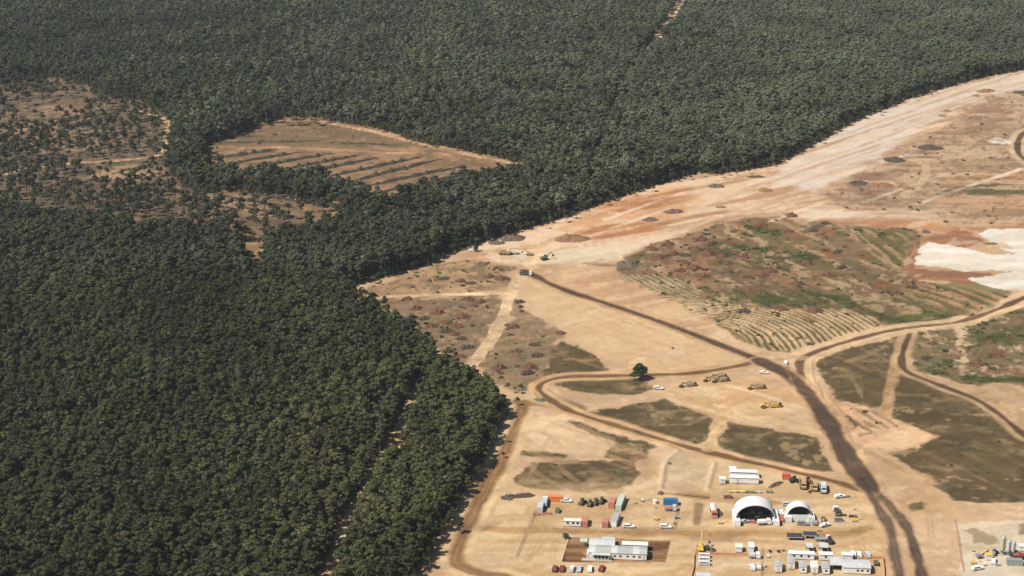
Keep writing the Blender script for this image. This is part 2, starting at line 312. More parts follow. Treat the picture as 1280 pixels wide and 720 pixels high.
# -- red earth and the white sand
area([(1125,345),(1140,318),(1150,298),(1215,284),(1228,302),(1190,312),(1150,335),(1200,340),(1250,342),(1215,356),(1150,352)], (176,124,88), 4, 5, 0, .95, (150,104,74), n_ew)
for q in ([(1141,331),(1150,312),(1160,302),(1178,306),(1212,312),(1250,318),(1300,318),(1300,344),(1245,338),(1205,339),(1180,334)], [(1222,292),(1238,287),(1300,284),(1300,322),(1262,314),(1236,301)], [(1213,349),(1240,344),(1262,338),(1300,336),(1300,362),(1255,362),(1232,357)]):
    area(q, (238,226,208), 1.2, 3, 6, 1, (228,210,186), n_ew)
area([(1234,302),(1252,305),(1262,310),(1240,308)], (200,170,135), 2, 3, 6, .8)
# -- scrub by the forest corner
area([(445,366),(540,330),(600,325),(640,335),(640,362),(560,368),(470,372)], (184,148,108), 5, 6, 4, .8, (160,126,92), n_ew)
area([(455,374),(635,368),(622,400),(600,440),(575,462),(530,425),(490,395)], (146,119,92), 3, 5, 4, .95, (124,102,76), n_ew + n_small * .4)
area([(560,372),(632,370),(620,405),(600,430),(570,400)], (130,116,82), 5, 8, 4, .6, hole=(-.2, .4))
area([(642,372),(665,388),(702,420),(696,440),(682,470),(650,492),(612,472),(600,455),(628,410)], (154,124,94), 4, 6, 4, .9, (132,110,80), n_ew)
# -- graded pads
area([(652,370),(668,352),(720,372),(800,398),(880,428),(945,456),(850,465),(798,464),(760,450),(715,425),(690,400)], (224,186,142), 4, 2, 0, .9, (210,172,128), n_streak)
area([(700,338),(760,336),(860,366),(960,440),(985,455),(960,452),(880,415),(780,380),(700,352)], (200,156,114), 5, 3, 0, .8, (216,178,136), n_streak)
area([(820,482),(900,468),(960,470),(1000,495),(1030,545),(960,535),(880,512),(830,498)], (224,188,142), 6, 4, 0, .85, (204,162,116), n_ew)
area([(650,560),(672,515),(720,528),(772,545),(752,572),(700,566)], (222,188,146), 4, 3, 0, .9)
# -- pasture
GR, GR2 = (84,71,46), (102,85,57)
PAST = ([(700,424),(712,430),(735,440),(768,467),(682,470),(690,446)], [(1018,458),(1044,440),(1108,424),(1126,421),(1117,462),(1106,508),(1088,510),(1046,502),(1034,478)],
          [(1122,466),(1160,480),(1215,501),(1258,527),(1300,548),(1300,626),(1222,629),(1192,626),(1160,600),(1108,566),(1132,560),(1172,546),(1150,536),(1112,524)],
          [(735,517),(800,503),(832,500),(868,511),(891,523),(884,548),(870,553),(806,538)], [(908,527),(960,535),(1020,548),(1042,589),(990,583),(930,570),(896,558)],
          [(648,594),(662,580),(700,575),(793,576),(800,592),(790,606),(738,617),(668,612),(646,604)], [(712,527),(735,533),(768,545),(815,556),(806,574),(752,573),(768,552),(735,541)],
          [(690,478),(745,473),(798,472),(824,487),(790,494),(745,492),(715,488)], [(1058,520),(1070,522),(1086,542),(1074,546)], [(644,562),(710,569),(708,574),(646,568)])
for q in PAST:
    area(q, GR, 2.2, 2.5, 3, .95, GR2, n_ew * .7 + n_small * .5)
area([(700,480),(745,478),(790,484),(780,492),(735,488)], (190,156,112), 3, 6, None, .6, hole=(-.2, .5)); area([(680,570),(720,572),(735,580),(690,582)], (180,146,108), 4, 5, None, .7)
area([(690,590),(795,596),(790,602),(700,598)], (140,116,82), 3, 6, None, .6, hole=(-.2, .4))
area([(1060,455),(1100,450),(1098,500),(1060,490)], (112,94,62), 6, 8, None, .5); area([(1150,560),(1300,560),(1300,610),(1200,610)], (108,86,58), 12, 14, None, .6)
area([(1180,562),(1215,560),(1230,566),(1190,568)], (82,84,48), 4, 5, None, .7)
for l, wd in (([(1060,452),(1085,443),(1130,420)], 3.5), ([(1120,510),(1160,505),(1200,495)], 2), ([(1062,468),(1075,490),(1080,508)], 1.6), ([(838,514),(846,524),(852,530)], 1.5), ([(833,515),(840,525),(846,531)], 1.5), ([(1190,580),(1230,600),(1252,612)], 2), ([(846,536),(880,522),(905,522)], 1.5), ([(930,562),(950,545),(965,540)], 1.5), ([(660,596),(720,592),(790,584)], 1.4)):
    road(l, wd, (168,140,102), None, 0, 1, 1.2, None, .55)
road([(1250,482),(1290,500)], 8, (190,156,112), None, 0, 2, 2, 0, .8); road([(1228,492),(1290,524)], 7, (196,160,116), None, 0, 2, 2, 1, .85)
area([(1048,502),(1082,509),(1130,528),(1172,546),(1150,560),(1118,564),(1080,560),(1062,545),(1072,530)], (212,166,126), 2, 3, 0, .95, (226,184,142), n_streak)
rips([(1060,508),(1100,514),(1130,530),(1090,545),(1070,530)], [(1050,505),(1085,528),(1140,560)], 6, (172,136,100), (216,174,134), .2)
# -- rough scrub on the right
area([(1142,416),(1200,406),(1250,392),(1320,372),(1320,484),(1250,480),(1200,482),(1140,462),(1134,450)], (128,108,76), 4, 5, 4, .95, (104,92,60), n_small)
area([(1148,425),(1190,418),(1196,462),(1150,462),(1140,450)], (80,84,46), 5, 8, 3, .85, hole=(-.4, .3)); area([(1210,412),(1262,405),(1262,430),(1215,440)], (86,86,50), 5, 8, 3, .75, hole=(-.4, .4))
area([(1196,410),(1206,410),(1212,450),(1200,468),(1196,440)], (216,184,146), 3, 5, None, .85); area([(1150,430),(1168,424),(1166,446),(1146,452)], (196,158,126), 4, 6, None, .7, hole=(-.5, .3))
area([(1215,452),(1280,446),(1280,470),(1210,470)], (196,162,128), 4, 8, None, .65, hole=(-.2, .4)); area([(1236,438),(1262,436),(1256,452),(1240,454)], (124,82,58), 4, 5, None, .7)
area([(1200,470),(1300,473),(1300,478),(1200,475)], (70,80,42), 2, 2, 3, .9)
area([(1160,470),(1200,478),(1196,484),(1162,476)], (150,96,66), 3, 4, None, .7)
# -- the camp
area([(655,612),(846,618),(856,570),(890,568),(1075,615),(1095,640),(1105,690),(1106,760),(520,760),(580,690),(612,655)], (220,188,144), 5, 3, 0, .9, (202,166,120), n_ew)
area([(640,615),(660,600),(800,606),(830,580),(828,612),(800,622),(700,620)], (206,170,124), 6, 5, 0, .6)
area([(825,578),(850,562),(892,578),(884,612),(832,611)], (200,170,132), 3, 2, 0, .9, (214,186,148), n_mid); 
for l in ([(826,612),(832,580),(848,564)], [(884,612),(893,580)]):
    q = smooth(W(l)); k = near(q, 4); d = seg_dist(GX[k], GY[k], q); GZ[k] += 1.0 * np.exp(-(d / 1.3) ** 2); put(k, np.exp(-(d / 2) ** 2) * .6, alb(224,198,160))
area([(795,575),(815,570),(818,600),(800,605)], (176,134,98), 6, 5, None, .7); area([(1195,655),(1300,648),(1300,760),(1212,760)], (226,208,180), 2, 1.5, 0, .95, (218,196,164), n_mid)
area([(1206,662),(1218,660),(1242,671),(1250,680),(1216,680)], (164,142,112), 1.5, 2, None, .95); area([(1280,655),(1300,655),(1300,672),(1272,668)], (150,128,98), 2, 2, None, .9)
area([(1100,560),(1160,600),(1190,626),(1225,632),(1180,650),(1130,640),(1105,600)], (208,168,124), 5, 5, 0, .8, (190,150,110), n_patch); area([(1122,600),(1140,598),(1138,622),(1122,618)], (186,150,112), 4, 4, None, .7)
area([(1136,632),(1150,630),(1156,636),(1140,638)], (98,86,54), 1.5, 2, 3, .9); area([(655,490),(690,488),(700,508),(660,512),(648,500)], (214,180,142), 5, 5, None, .7)
road(CAMPROAD, 5.5, (170,130,84), None, 0, 2.2, 1.2, 1, .85); road(CAMPN, 5, (178,136,92), None, 0, 3, 2, 1, .7)
road([(826,617),(845,618),(885,622)], 1.6, (112,84,58), None, 0, .8, .5, 1, .9)
road([(868,672),(950,676),(1010,682),(1060,682),(1078,674)], 4, (176,138,92), None, 0, 2.5, 1.5, 1, .7)
road([(873,630),(871,655)], 3, (120,94,66), None, 0, 1.2, .8, None, .8)
road([(1080,640),(1090,665),(1092,700),(1090,760)], 5, (206,168,120), None, 0, 2.5, 1.5, None, .6); road([(640,725),(720,722),(830,718),(860,706)], 5, (200,160,108), None, 0, 3, 2, 1, .6)
road(WEDGE, 6.5, (142,104,66), (218,184,138), 4.0, 2.0, 1.0, 1, .95)
road([(638,502),(665,505),(690,509),(722,519)], 4, (160,120,84), None, 0, 2, 1.5, 1, .8); road([(700,500),(725,508),(732,520)], 5, (126,96,68), None, 0, 2, 1.5, 1, .7)
road(LOOP, 4.4, (106,74,50), (212,170,122), 4.0, 1.3, .8, 1, .95); road(T1, 7.5, (216,182,140), None, 0, 1.2, .4, 1, .95); road(T2, 3.8, (220,188,146), None, 0, 1.5, 1, 1, .9)
road(DIV1, 5.5, (190,152,110), None, 0, 1.5, 1, 1, .9); road(DIV2, 5.5, (204,168,122), None, 0, 1.5, 1, 1, .9)
road(DARKE, 3.4, (86,63,46), (196,160,118), 3.5, 1.0, .7, 1, .95); road(NE, 4.0, (112,80,58), (222,186,142), 6.0, 1.2, .8, 1, 1)
road([(1012,492),(1030,517),(1050,550),(1062,572)], 5, (212,172,128), None, 0, 1.6, .8, 1, .9)
shl = [(p[0] + 12, p[1] - 4) for p in HAUL[7:]]; road(shl, 6, (216,174,128), None, 0, 2, 1, 1, .9)
area([(896,404),(935,416),(990,441),(962,438),(922,422)], (108,92,60), 2, 3, 3, .85)
road([(730,329),(790,333),(812,330)], 4.5, (120,98,74), None, 0, 2, 1.5, 1, .7)
road([(960,448),(990,447),(1002,447)], 6, (206,168,124), None, 0, 2, 1.5, 1, .7)
road(HAUL[:7], 5.2, (80,62,49), (190,146,104), 2.0, 1.4, .8, 1, .97); road(HAUL[5:], 9.0, (82,66,54), (206,164,118), 1.5, 2, 1.2, 1, .97)
road(HAUL_L, 5.0, (84,68,56), None, 0, 1.8, 1, 1, .95); road(HAUL_R, 5.2, (79,63,52), None, 0, 1.6, 1, 1, .97)
road([(560,312),(600,314),(640,322),(668,334)], 6, (214,184,146), None, 0, 2, 1.5, 1, .8); road([(660,322),(690,300),(740,290),(820,280),(880,268),(935,262)], 5, (196,152,108), None, 0, 2.5, 2, 1, .6)
road([(780,292),(850,276),(900,266),(960,262)], 3.5, (176,132,92), None, 0, 1.5, 1.2, 1, .6)
for l, wd in ((HAUL, 9.0), (NE, 9.0), (LOOP, 7.0)):
    q = smooth(W(l)); k = near(q, 12); d = np.abs(seg_dist(GX[k], GY[k], q) + n_rag[k] * 1.2 - wd * .5 - 1.6); bw = np.exp(-(d / .8) ** 2) * sstep(-.25, .35, n_patch[k] + n_mid[k] * .4); GZ[k] += .55 * bw; put(k, bw * .45, alb(176,138,100))
# yard markings left by traffic: faint strips in the graded earth
for l in ([(612,690),(660,668)], [(660,700),(690,668)], [(900,500),(1000,530)], [(840,500),(960,530),(1010,545)], [(690,540),(640,640)]):
    road(l, 1.6, (190,154,110), None, 0, 1, 1, None, .5)
PADR = [(711,672),(838,676),(832,703),(702,702)]
area(PADR, (118,82,56), .35, .25, 7, 1, (130,92,64), n_small); area([(702,698),(832,700),(832,703.5),(702,702.5)], (92,58,42), .4, .2, 7, .8)
# -- finer grain: clods, dry clumps, tyre trails
mottle(S1, (192,158,120), n_diag, .18, .36, .75); mottle(S1, (90,78,54), n_clod + n_patch * .5, .14, .36, .75); mottle(S1, (98,92,56), n_patch - n_clod * .4, .32, .5, .5); mottle(S1, (150,104,74), -n_patch + n_clod * .4, .3, .5, .45); mottle(S1, (132,92,66), n_patch - n_clod * .3, .34, .52, .55)
GRN = [(880,366),(930,362),(1000,366),(1090,370),(1180,382),(1205,395),(1130,404),(1040,388),(960,385),(890,378)]
mottle(GRN, (168,142,104), n_diag + n_clod * .5, .34, .5, .6); mottle(GRN, (70,72,40), n_clod, .05, .3, .7); mottle([(1120,385),(1195,392),(1180,404),(1130,402)], (88,98,46), n_clod, -.2, .2, .7)
mottle([(870,312),(940,304),(1020,320),(1060,345),(1020,352),(930,336)], (72,80,44), n_clod + n_patch * .5, .0, .25, .75); mottle([(890,276),(950,272),(1000,282),(960,300),(900,296)], (84,92,48), n_patch, .0, .2, .8)
for q in ([(640,362),(455,374),(530,425),(575,462),(600,440),(622,400)], [(642,372),(702,420),(682,470),(650,492),(600,455),(628,410)], [(445,366),(540,330),(600,325),(640,335),(640,362)]):
    mottle(q, (200,164,124), n_clod + n_patch * .4, .15, .4, .7); mottle(q, (104,90,60), n_clod - n_patch * .4, .2, .42, .7); mottle(q, (132,100,74), n_patch, .28, .5, .5)
RS = [(1142,416),(1200,406),(1250,392),(1320,372),(1320,484),(1250,480),(1200,482),(1140,462),(1134,450)]
mottle(RS, (204,170,134), n_patch + n_clod * .5, .28, .42, .85); mottle(RS, (66,76,40), n_clod, .18, .4, .75); mottle(RS, (128,88,64), n_patch * .8 - n_clod * .4, .36, .5, .7)
UP = [(1018,248),(1070,215),(1110,195),(1150,172),(1200,142),(1240,120),(1320,105),(1320,284),(1200,284),(1165,264),(1060,262)]
mottle(UP, (206,172,136), n_ew + n_clod * .3, .2, .4, .7); mottle(UP, (112,90,66), n_clod + n_patch * .4, .3, .5, .6); mottle(UP, (176,126,88), n_patch, .4, .6, .4)
k0 = CLS == 0; n_bare = np.where(k0, 0, -3.0)
mottle(MAIN_P, (186,146,102), n_bare + n_streak * .6 + n_clod * .3 + n_patch * .4, .42, .62, .22); mottle(MAIN_P, (236,208,170), n_bare + n_patch + n_streak * .4, .45, .7, .35)
for q in PAST: mottle(q, (140,118,82), n_ew + n_clod * .7, .25, .5, .6, 2); mottle(q, (176,146,106), n_patch * .7 + n_clod * .6, .5, .72, .6, 3); mottle(q, (78,70,44), n_ew - n_clod * .5, .25, .6, .55, 2)
for q in (C_P,): mottle(q, (166,132,102), n_ew + n_patch * .5, .2, .45, .65, 6); mottle(q, (82,76,56), n_patch + n_clod * .5, .15, .4, .75, 6)
mottle(A_P, (164,128,96), n_ew + n_clod * .3, .15, .4, .6); mottle(A_P, (100,84,58), n_clod + n_patch * .3 + n_ew * .3, .25, .5, .6); mottle(B_P, (120,100,72), n_clod + n_patch * .4, .15, .4, .7)
rips([(792,350),(830,353),(866,368),(900,380),(960,386),(1040,387),(1090,396),(1102,407),(1040,424),(985,439),(960,438),(912,411),(866,390),(820,366)], [(800,392),(880,394),(930,402),(962,416),(985,445)], 3.9, (104,94,58), (204,170,128), .2, .1, .8, 4, .75)
rips([(772,342),(830,345),(880,362),(870,376),(820,362),(780,352)], [(770,340),(830,372),(900,400)], 4.2, (114,106,70), (192,162,124), .2, 0, 1, 4, .7)
rips([(1060,283),(1138,290),(1128,338),(1100,326)], [(1055,283),(1090,310),(1135,350)], 9, (98,96,56), (176,144,104), .2, -.4, 1, 4, .65)
rips([(1140,352),(1262,368),(1215,398),(1160,388),(1110,372)], [(1100,345),(1170,362),(1250,392)], 9, (98,92,56), (178,136,98), .2, -.3, 1.5, 4, .6)
trng = random.Random(11)
def trails(n, u0, u1, v0, v1, du, dv, c, amt, wd=.9):
    for _ in range(n):
        u, v = trng.uniform(u0, u1), trng.uniform(v0, v1); a_, b_ = trng.uniform(.5, 1.4), trng.uniform(-.12, .12)
        pts = [(u + du * a_ * t_ + dv * b_ * math.sin(t_ * 3 + u), v + dv * a_ * t_ + 3 * math.sin(t_ * 2.2 + v) * b_ * 6) for t_ in (0, .33, .66, 1)]
        l = smooth(W(pts), 4); k = near(l, 3); d = seg_dist(GX[k], GY[k], l)
        d = np.minimum(np.abs(d - .9), 9); put(k, np.where(CLS[k] == 1, .25, 1) * sstep(wd, wd * .25, d) * min(.8, amt * 1.3) * (.6 + .5 * n_mid[k]).clip(0, 1), alb(*c))
trails(12, 680, 900, 390, 455, 130, 42, (190,150,108), .4); trails(9, 830, 960, 475, 520, 90, 28, (186,146,102), .4); trails(7, 850, 980, 500, 530, 60, -24, (186,146,102), .4); trails(8, 700, 860, 400, 450, 110, 8, (186,146,102), .35); trails(6, 830, 960, 475, 520, 90, 28, (240,212,172), .5)
trails(30, 560, 1050, 640, 715, 140, 2, (188,150,104), .45); trails(16, 600, 860, 625, 720, 20, -40, (190,152,106), .4); trails(34, 680, 1150, 140, 320, 150, -52, (184,142,104), .5, 1.4); trails(20, 680, 1150, 140, 320, 150, -52, (240,216,186), .5, 1.6)
trails(14, 1060, 1140, 570, 700, 30, 70, (186,146,104), .5); trails(12, 650, 780, 520, 570, 60, 20, (190,152,110), .45); trails(10, 1110, 1280, 630, 720, 80, 6, (192,158,116), .4); trails(16, 1030, 1270, 430, 620, 50, 25, (136,114,78), .4)
trails(24, 600, 1040, 625, 720, 60, -10, (176,138,94), .5, .8); trails(13, 700, 1000, 330, 450, 110, 46, (184,144,102), .4, .9); trails(20, 940, 1280, 110, 230, 120, -40, (176,140,108), .5, 1.5); trails(12, 640, 760, 500, 600, 40, 30, (180,142,100), .5, .8)
k = np.nonzero(CLS == 1)[0]; COLR[k] *= (1 + .10 * n_clod[k] + .10 * n_streak[k])[:, None]
# small relief and grain
amp = np.select([CLS == 4, CLS == 5, CLS == 3, CLS == 1], [.40, .35, .15, .05], .10)
GZ += amp * (n_small * .6 + n_fine * .5 + n_clod * .5)
COLR *= (1 + .06 * n_mid + .04 * n_small + .05 * n_fine + .06 * n_grain + .05 * n_clod + .09 * n_streak)[:, None]
GZ[CLS == 7] = 0.05
COLR *= np.array([.97, .995, 1.03]); COLR = np.clip(COLR, .01, .75)
def earth_mat():
    m = bpy.data.materials.new('earth'); m.use_nodes = True; n = m.node_tree.nodes; l = m.node_tree.links
    b = n['Principled BSDF']; b.inputs['Roughness'].default_value = .95; b.inputs['Specular IOR Level'].default_value = .1
    at_ = n.new('ShaderNodeAttribute'); at_.attribute_name = 'soil'
    g = n.new('ShaderNodeNewGeometry'); no = n.new('ShaderNodeTexNoise'); no.inputs['Scale'].default_value = .9; no.inputs['Detail'].default_value = 6; no.inputs['Roughness'].default_value = .7
    l.new(g.outputs['Position'], no.inputs['Vector'])
    r = n.new('ShaderNodeMapRange'); r.inputs[1].default_value = .25; r.inputs[2].default_value = .75; r.inputs[3].default_value = .84; r.inputs[4].default_value = 1.14
    l.new(no.outputs['Fac'], r.inputs[0])
    mu = n.new('ShaderNodeMix'); mu.data_type = 'RGBA'; mu.blend_type = 'MULTIPLY'; mu.inputs[0].default_value = 1
    l.new(at_.outputs['Color'], mu.inputs[6]); l.new(r.outputs[0], mu.inputs[7]); l.new(mu.outputs[2], b.inputs['Base Color'])
    bp = n.new('ShaderNodeBump'); bp.inputs['Strength'].default_value = .5; bp.inputs['Distance'].default_value = .25; l.new(no.outputs['Fac'], bp.inputs['Height']); l.new(bp.outputs[0], b.inputs['Normal'])
    return m
M['earth'] = earth_mat()
def quick_mesh(name, co, faces, fsize=4):
    me = bpy.data.meshes.new(name); nf = len(faces)
    me.vertices.add(len(co)); me.vertices.foreach_set('co', np.ascontiguousarray(co, np.float32).ravel())
    me.loops.add(nf * fsize); me.loops.foreach_set('vertex_index', np.ascontiguousarray(faces, np.int32).ravel())
    me.polygons.add(nf); me.polygons.foreach_set('loop_start', np.arange(0, nf * fsize, fsize, dtype=np.int32))
    me.update(calc_edges=True)
    return me
ii = np.arange(NV).reshape(NR, NC)
quads = np.stack([ii[:-1, :-1], ii[:-1, 1:], ii[1:, 1:], ii[1:, :-1]], -1).reshape(-1, 4)
fc = CLS[quads[:, 0]]
XYZ = np.stack([GX, GY, GZ], 1)
for cid, nm in ((0, 'bare_ground'), (1, 'dirt_road'), (3, 'grass_field'), (4, 'scrubland'), (5, 'forest_floor'), (6, 'white_sand'), (7, 'brown_soil_pad')):
    q = quads[fc == cid]
    if not len(q): continue
    u, inv = np.unique(q.ravel(), return_inverse=True)
    me = quick_mesh(nm, XYZ[u], inv.reshape(-1, 4))
    ca = me.attributes.new('soil', 'FLOAT_COLOR', 'POINT')
    ca.data.foreach_set('color', np.concatenate([COLR[u], np.ones((len(u), 1))], 1).astype(np.float32).ravel())
    me.polygons.foreach_set('use_smooth', np.ones(len(q), bool)); me.materials.append(M['earth'])
    o = bpy.data.objects.new(nm, me); COL.objects.link(o); o['kind'] = 'structure'

# ------------------------------------------------------------ mesh building kit
class MB:
    def __init__(s): s.v, s.f = [], []
    def add(s, vs, fs):
        b = len(s.v); s.v += [tuple(p) for p in vs]; s.f += [tuple(b + i for i in f) for f in fs]; return s
    def box(s, x0, x1, y0, y1, z0, z1, tx=0, ty=0):
        return s.add([(x0,y0,z0),(x1,y0,z0),(x1,y1,z0),(x0,y1,z0),(x0+tx,y0+ty,z1),(x1-tx,y0+ty,z1),(x1-tx,y1-ty,z1),(x0+tx,y1-ty,z1)],
                     [(3,2,1,0),(4,5,6,7),(0,1,5,4),(1,2,6,5),(2,3,7,6),(3,0,4,7)])
    def tube(s, p, q, r0, r1=None, n=8, cap=True):
        r1 = r0 if r1 is None else r1; p, q = Vector(p), Vector(q); d = (q - p).normalized()
        a = d.orthogonal().normalized(); b = d.cross(a); vs = []
        for c, r in ((p, r0), (q, r1)):
            for i in range(n): t = 2 * math.pi * i / n; vs.append(c + a * (math.cos(t) * r) + b * (math.sin(t) * r))
        fs = [(i, (i + 1) % n, n + (i + 1) % n, n + i) for i in range(n)]
        if cap: fs += [tuple(range(n))[::-1], tuple(range(n, 2 * n))]
        return s.add(vs, fs)
    def prism(s, prof, x0, x1, axis='x'):
        """prof: (a, z) outline, extruded along x (a is y) or along y (a is x)"""
        n = len(prof); vs = []
        for e in (x0, x1):
            for a_, z in prof: vs.append((e, a_, z) if axis == 'x' else (a_, e, z))
        return s.add(vs, [(i, (i + 1) % n, n + (i + 1) % n, n + i) for i in range(n)] + [tuple(range(n))[::-1], tuple(range(n, 2 * n))])
    def mesh(s, name, m):
        me = bpy.data.meshes.new(name); me.from_pydata(s.v, [], s.f); me.materials.append(m); return me
    def build(s, name, m, parent=None):
        o = bpy.data.objects.new(name, s.mesh(name, m)); COL.objects.link(o); o.parent = parent; return o
def link(name, me, parent, loc=(0, 0, 0), rz=0):
    o = bpy.data.objects.new(name, me); COL.objects.link(o); o.parent = parent; o.location = loc; o.rotation_euler.z = rz; return o
def tag(o, label=None, cat=None, group=None, kind=None):
    for k_, v_ in (('label', label), ('category', cat), ('group', group), ('kind', kind)):
        if v_: o[k_] = v_
    return o
def thing(name, label, cat, u, v, rot=0, group=None, z=0.0):
    o = bpy.data.objects.new(name, None); COL.objects.link(o); x, y = at(u, v)
    o.location = (x, y, z); o.rotation_euler.z = R(rot); o.empty_display_size = 1
    return tag(o, label, cat, group)
def copy_tree(o, parent=None):
    c = o.copy(); COL.objects.link(c); c.parent = parent
    for ch in o.children: copy_tree(ch, c)
    return c
EW, NS = -5, 85

# ------------------------------------------------------------ trees
def leafy(rng, clumps, per, size, flat=.75, spread=1.0):
    """leaf-sized faces in clumps; clumps: (x, y, z, r) -> verts, quads"""
    V = []; 
    for (cx, cy, cz, r) in clumps:
        d = rng.normal(size=(per, 3)); d /= np.linalg.norm(d, axis=1)[:, None]; d[:, 2] = np.where(d[:, 2] < -.35, -d[:, 2], d[:, 2])
        rad = r * (0.62 + .45 * rng.random(per))[:, None] * spread
        c = np.array([cx, cy, cz]) + d * rad * np.array([1, 1, flat])
        nn = d + rng.normal(size=(per, 3)) * .38; nn /= np.linalg.norm(nn, axis=1)[:, None]
        t = np.cross(nn, rng.normal(size=(per, 3))); t /= np.linalg.norm(t, axis=1)[:, None]; b = np.cross(nn, t)
        sz = size * (.6 + .8 * rng.random(per))[:, None]
        V.append(np.stack([c - t * sz - b * sz * .6, c + t * sz - b * sz * .6, c + t * sz * .7 + b * sz * .6, c - t * sz * .7 + b * sz * .6], 1).reshape(-1, 3))
    V = np.concatenate(V); return V, np.arange(len(V)).reshape(-1, 4)
def gum(seed, H, RAD, nc, per, size, cr, leaf, lo=.52):
    """crown and trunk meshes of one gum tree, foot at the origin"""
    rng = np.random.default_rng(seed); cl = []
    for i in range(nc):
        a_ = i * 2.4 + rng.random() * .8; rr = RAD * math.sqrt((i + .5) / nc) * (.75 + .3 * rng.random())
        zz = H * (lo + (1 - lo) * (.45 + .5 * rng.random()) * (1 - .45 * (rr / RAD) ** 2)) - cr * .25
        cl.append((math.cos(a_) * rr, math.sin(a_) * rr, zz, cr * (.75 + .5 * rng.random())))
    cl.append((0, 0, H - cr * .75, cr))
    V, Q = leafy(rng, cl, per, size)
    crown = quick_mesh('crown', V, Q); crown.materials.append(leaf)
    t = MB(); top = Vector((rng.normal() * .3, rng.normal() * .3, H * .62)); mid = Vector((rng.normal() * .2, rng.normal() * .2, H * .3))
    t.tube((0, 0, -.3), mid, .24, .19, 6); t.tube(mid, top, .19, .13, 6)
    for c in cl[::2]:
        base = mid.lerp(top, .35 + .6 * rng.random()); t.tube(base, (c[0] * .85, c[1] * .85, c[2] - .2), .09, .03, 4, False)
    return crown, t.mesh('trunk', M['bark'])
def merged(crown, trunk, name):
    o = bpy.data.objects.new(name, crown.copy()); me = o.data
    nv, nq = len(crown.vertices), len(crown.polygons)
    co = np.zeros(nv * 3, np.float32); crown.vertices.foreach_get('co', co)
    q = np.arange(nv).reshape(-1, 4)
    tv = [tuple(x.co) for x in trunk.vertices]; tf = [tuple(i + nv for i in p.vertices) for p in trunk.polygons]
    me = bpy.data.meshes.new(name); me.from_pydata(co.reshape(-1, 3).tolist() + tv, [], q.tolist() + tf)
    me.materials.append(crown.materials[0]); me.materials.append(M['bark'])
    me.polygons.foreach_set('material_index', np.array([0] * nq + [1] * len(tf), np.int32))
    return bpy.data.objects.new(name, me)
def collection(name, objs):
    c = bpy.data.collections.new(name)
    for i, o in enumerate(objs): o.name = '%s_%02d' % (name, i); c.objects.link(o)
    return c
NEAR = [gum(10 + i, h, r, nc, 64, .27, 1.12, M['leaf' if i < 6 else 'leaf_strip'], lo) for i, (h, r, nc, lo) in enumerate(((11.8, 2.1, 9, .42), (13.2, 2.4, 11, .4), (10.6, 2.0, 8, .35), (12.0, 2.9, 13, .45), (14.0, 2.0, 8, .42), (8.8, 1.7, 6, .3)) * 2)]
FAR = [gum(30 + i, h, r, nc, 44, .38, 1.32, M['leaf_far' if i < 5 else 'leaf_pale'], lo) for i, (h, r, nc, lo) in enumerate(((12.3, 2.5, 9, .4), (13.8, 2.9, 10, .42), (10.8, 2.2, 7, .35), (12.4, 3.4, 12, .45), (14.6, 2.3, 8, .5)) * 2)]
DEADN = gum(95, 11.5, 2.0, 6, 22, .22, 1.0, M['leaf_dead'], .45); DEADF = gum(96, 12.5, 2.4, 6, 20, .30, 1.1, M['leaf_dead'], .45)
THIN = [gum(50 + i, h, r, nc, 44, .38, 1.25, M['leaf_sparse'], lo) for i, (h, r, nc, lo) in enumerate(((10.5, 2.2, 6, .5), (12.0, 2.6, 7, .5), (8.5, 2.0, 5, .45), (11.0, 1.6, 4, .6)))]
C_NEAR = collection('near_gum_kind', [merged(c, t, 'x') for c, t in NEAR + [DEADN]])
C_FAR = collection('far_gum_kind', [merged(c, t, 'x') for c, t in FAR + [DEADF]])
def scatter(name, pts, rot, scl, idx, coll, label=None, cat=None):
    me = bpy.data.meshes.new(name); me.vertices.add(len(pts)); me.vertices.foreach_set('co', np.ascontiguousarray(pts, np.float32).ravel())
    for nm, tp, dat, key in (('turn', 'FLOAT_VECTOR', np.stack([rot * 0, rot * 0, rot], 1), 'vector'), ('size', 'FLOAT_VECTOR', scl, 'vector'), ('sort', 'INT', idx, 'value')):
        at_ = me.attributes.new(nm, tp, 'POINT'); at_.data.foreach_set(key, np.ascontiguousarray(dat, np.int32 if tp == 'INT' else np.float32).ravel())
    o = bpy.data.objects.new(name, me); COL.objects.link(o)
    g = bpy.data.node_groups.new(name, 'GeometryNodeTree')
    g.interface.new_socket('Geometry', in_out='INPUT', socket_type='NodeSocketGeometry'); g.interface.new_socket('Geometry', in_out='OUTPUT', socket_type='NodeSocketGeometry')
    n = g.nodes; l = g.links; gi = n.new('NodeGroupInput'); go = n.new('NodeGroupOutput'); ip = n.new('GeometryNodeInstanceOnPoints')
    ci = n.new('GeometryNodeCollectionInfo'); ci.inputs['Collection'].default_value = coll; ci.inputs['Separate Children'].default_value = True; ci.inputs['Reset Children'].default_value = True
    ip.inputs['Pick Instance'].default_value = True
    for nm, tp, sk in (('turn', 'FLOAT_VECTOR', 'Rotation'), ('size', 'FLOAT_VECTOR', 'Scale'), ('sort', 'INT', 'Instance Index')):
        na = n.new('GeometryNodeInputNamedAttribute'); na.data_type = tp; na.inputs['Name'].default_value = nm
        l.new([s_ for s_ in na.outputs if s_.enabled and s_.name == 'Attribute'][0], ip.inputs[sk])
    l.new(gi.outputs[0], ip.inputs['Points']); l.new(ci.outputs[0], ip.inputs['Instance']); l.new(ip.outputs[0], go.inputs[0])
    md = o.modifiers.new('scatter', 'NODES'); md.node_group = g
    tag(o, label, cat, None, 'stuff'); return o
rng = np.random.default_rng(3)
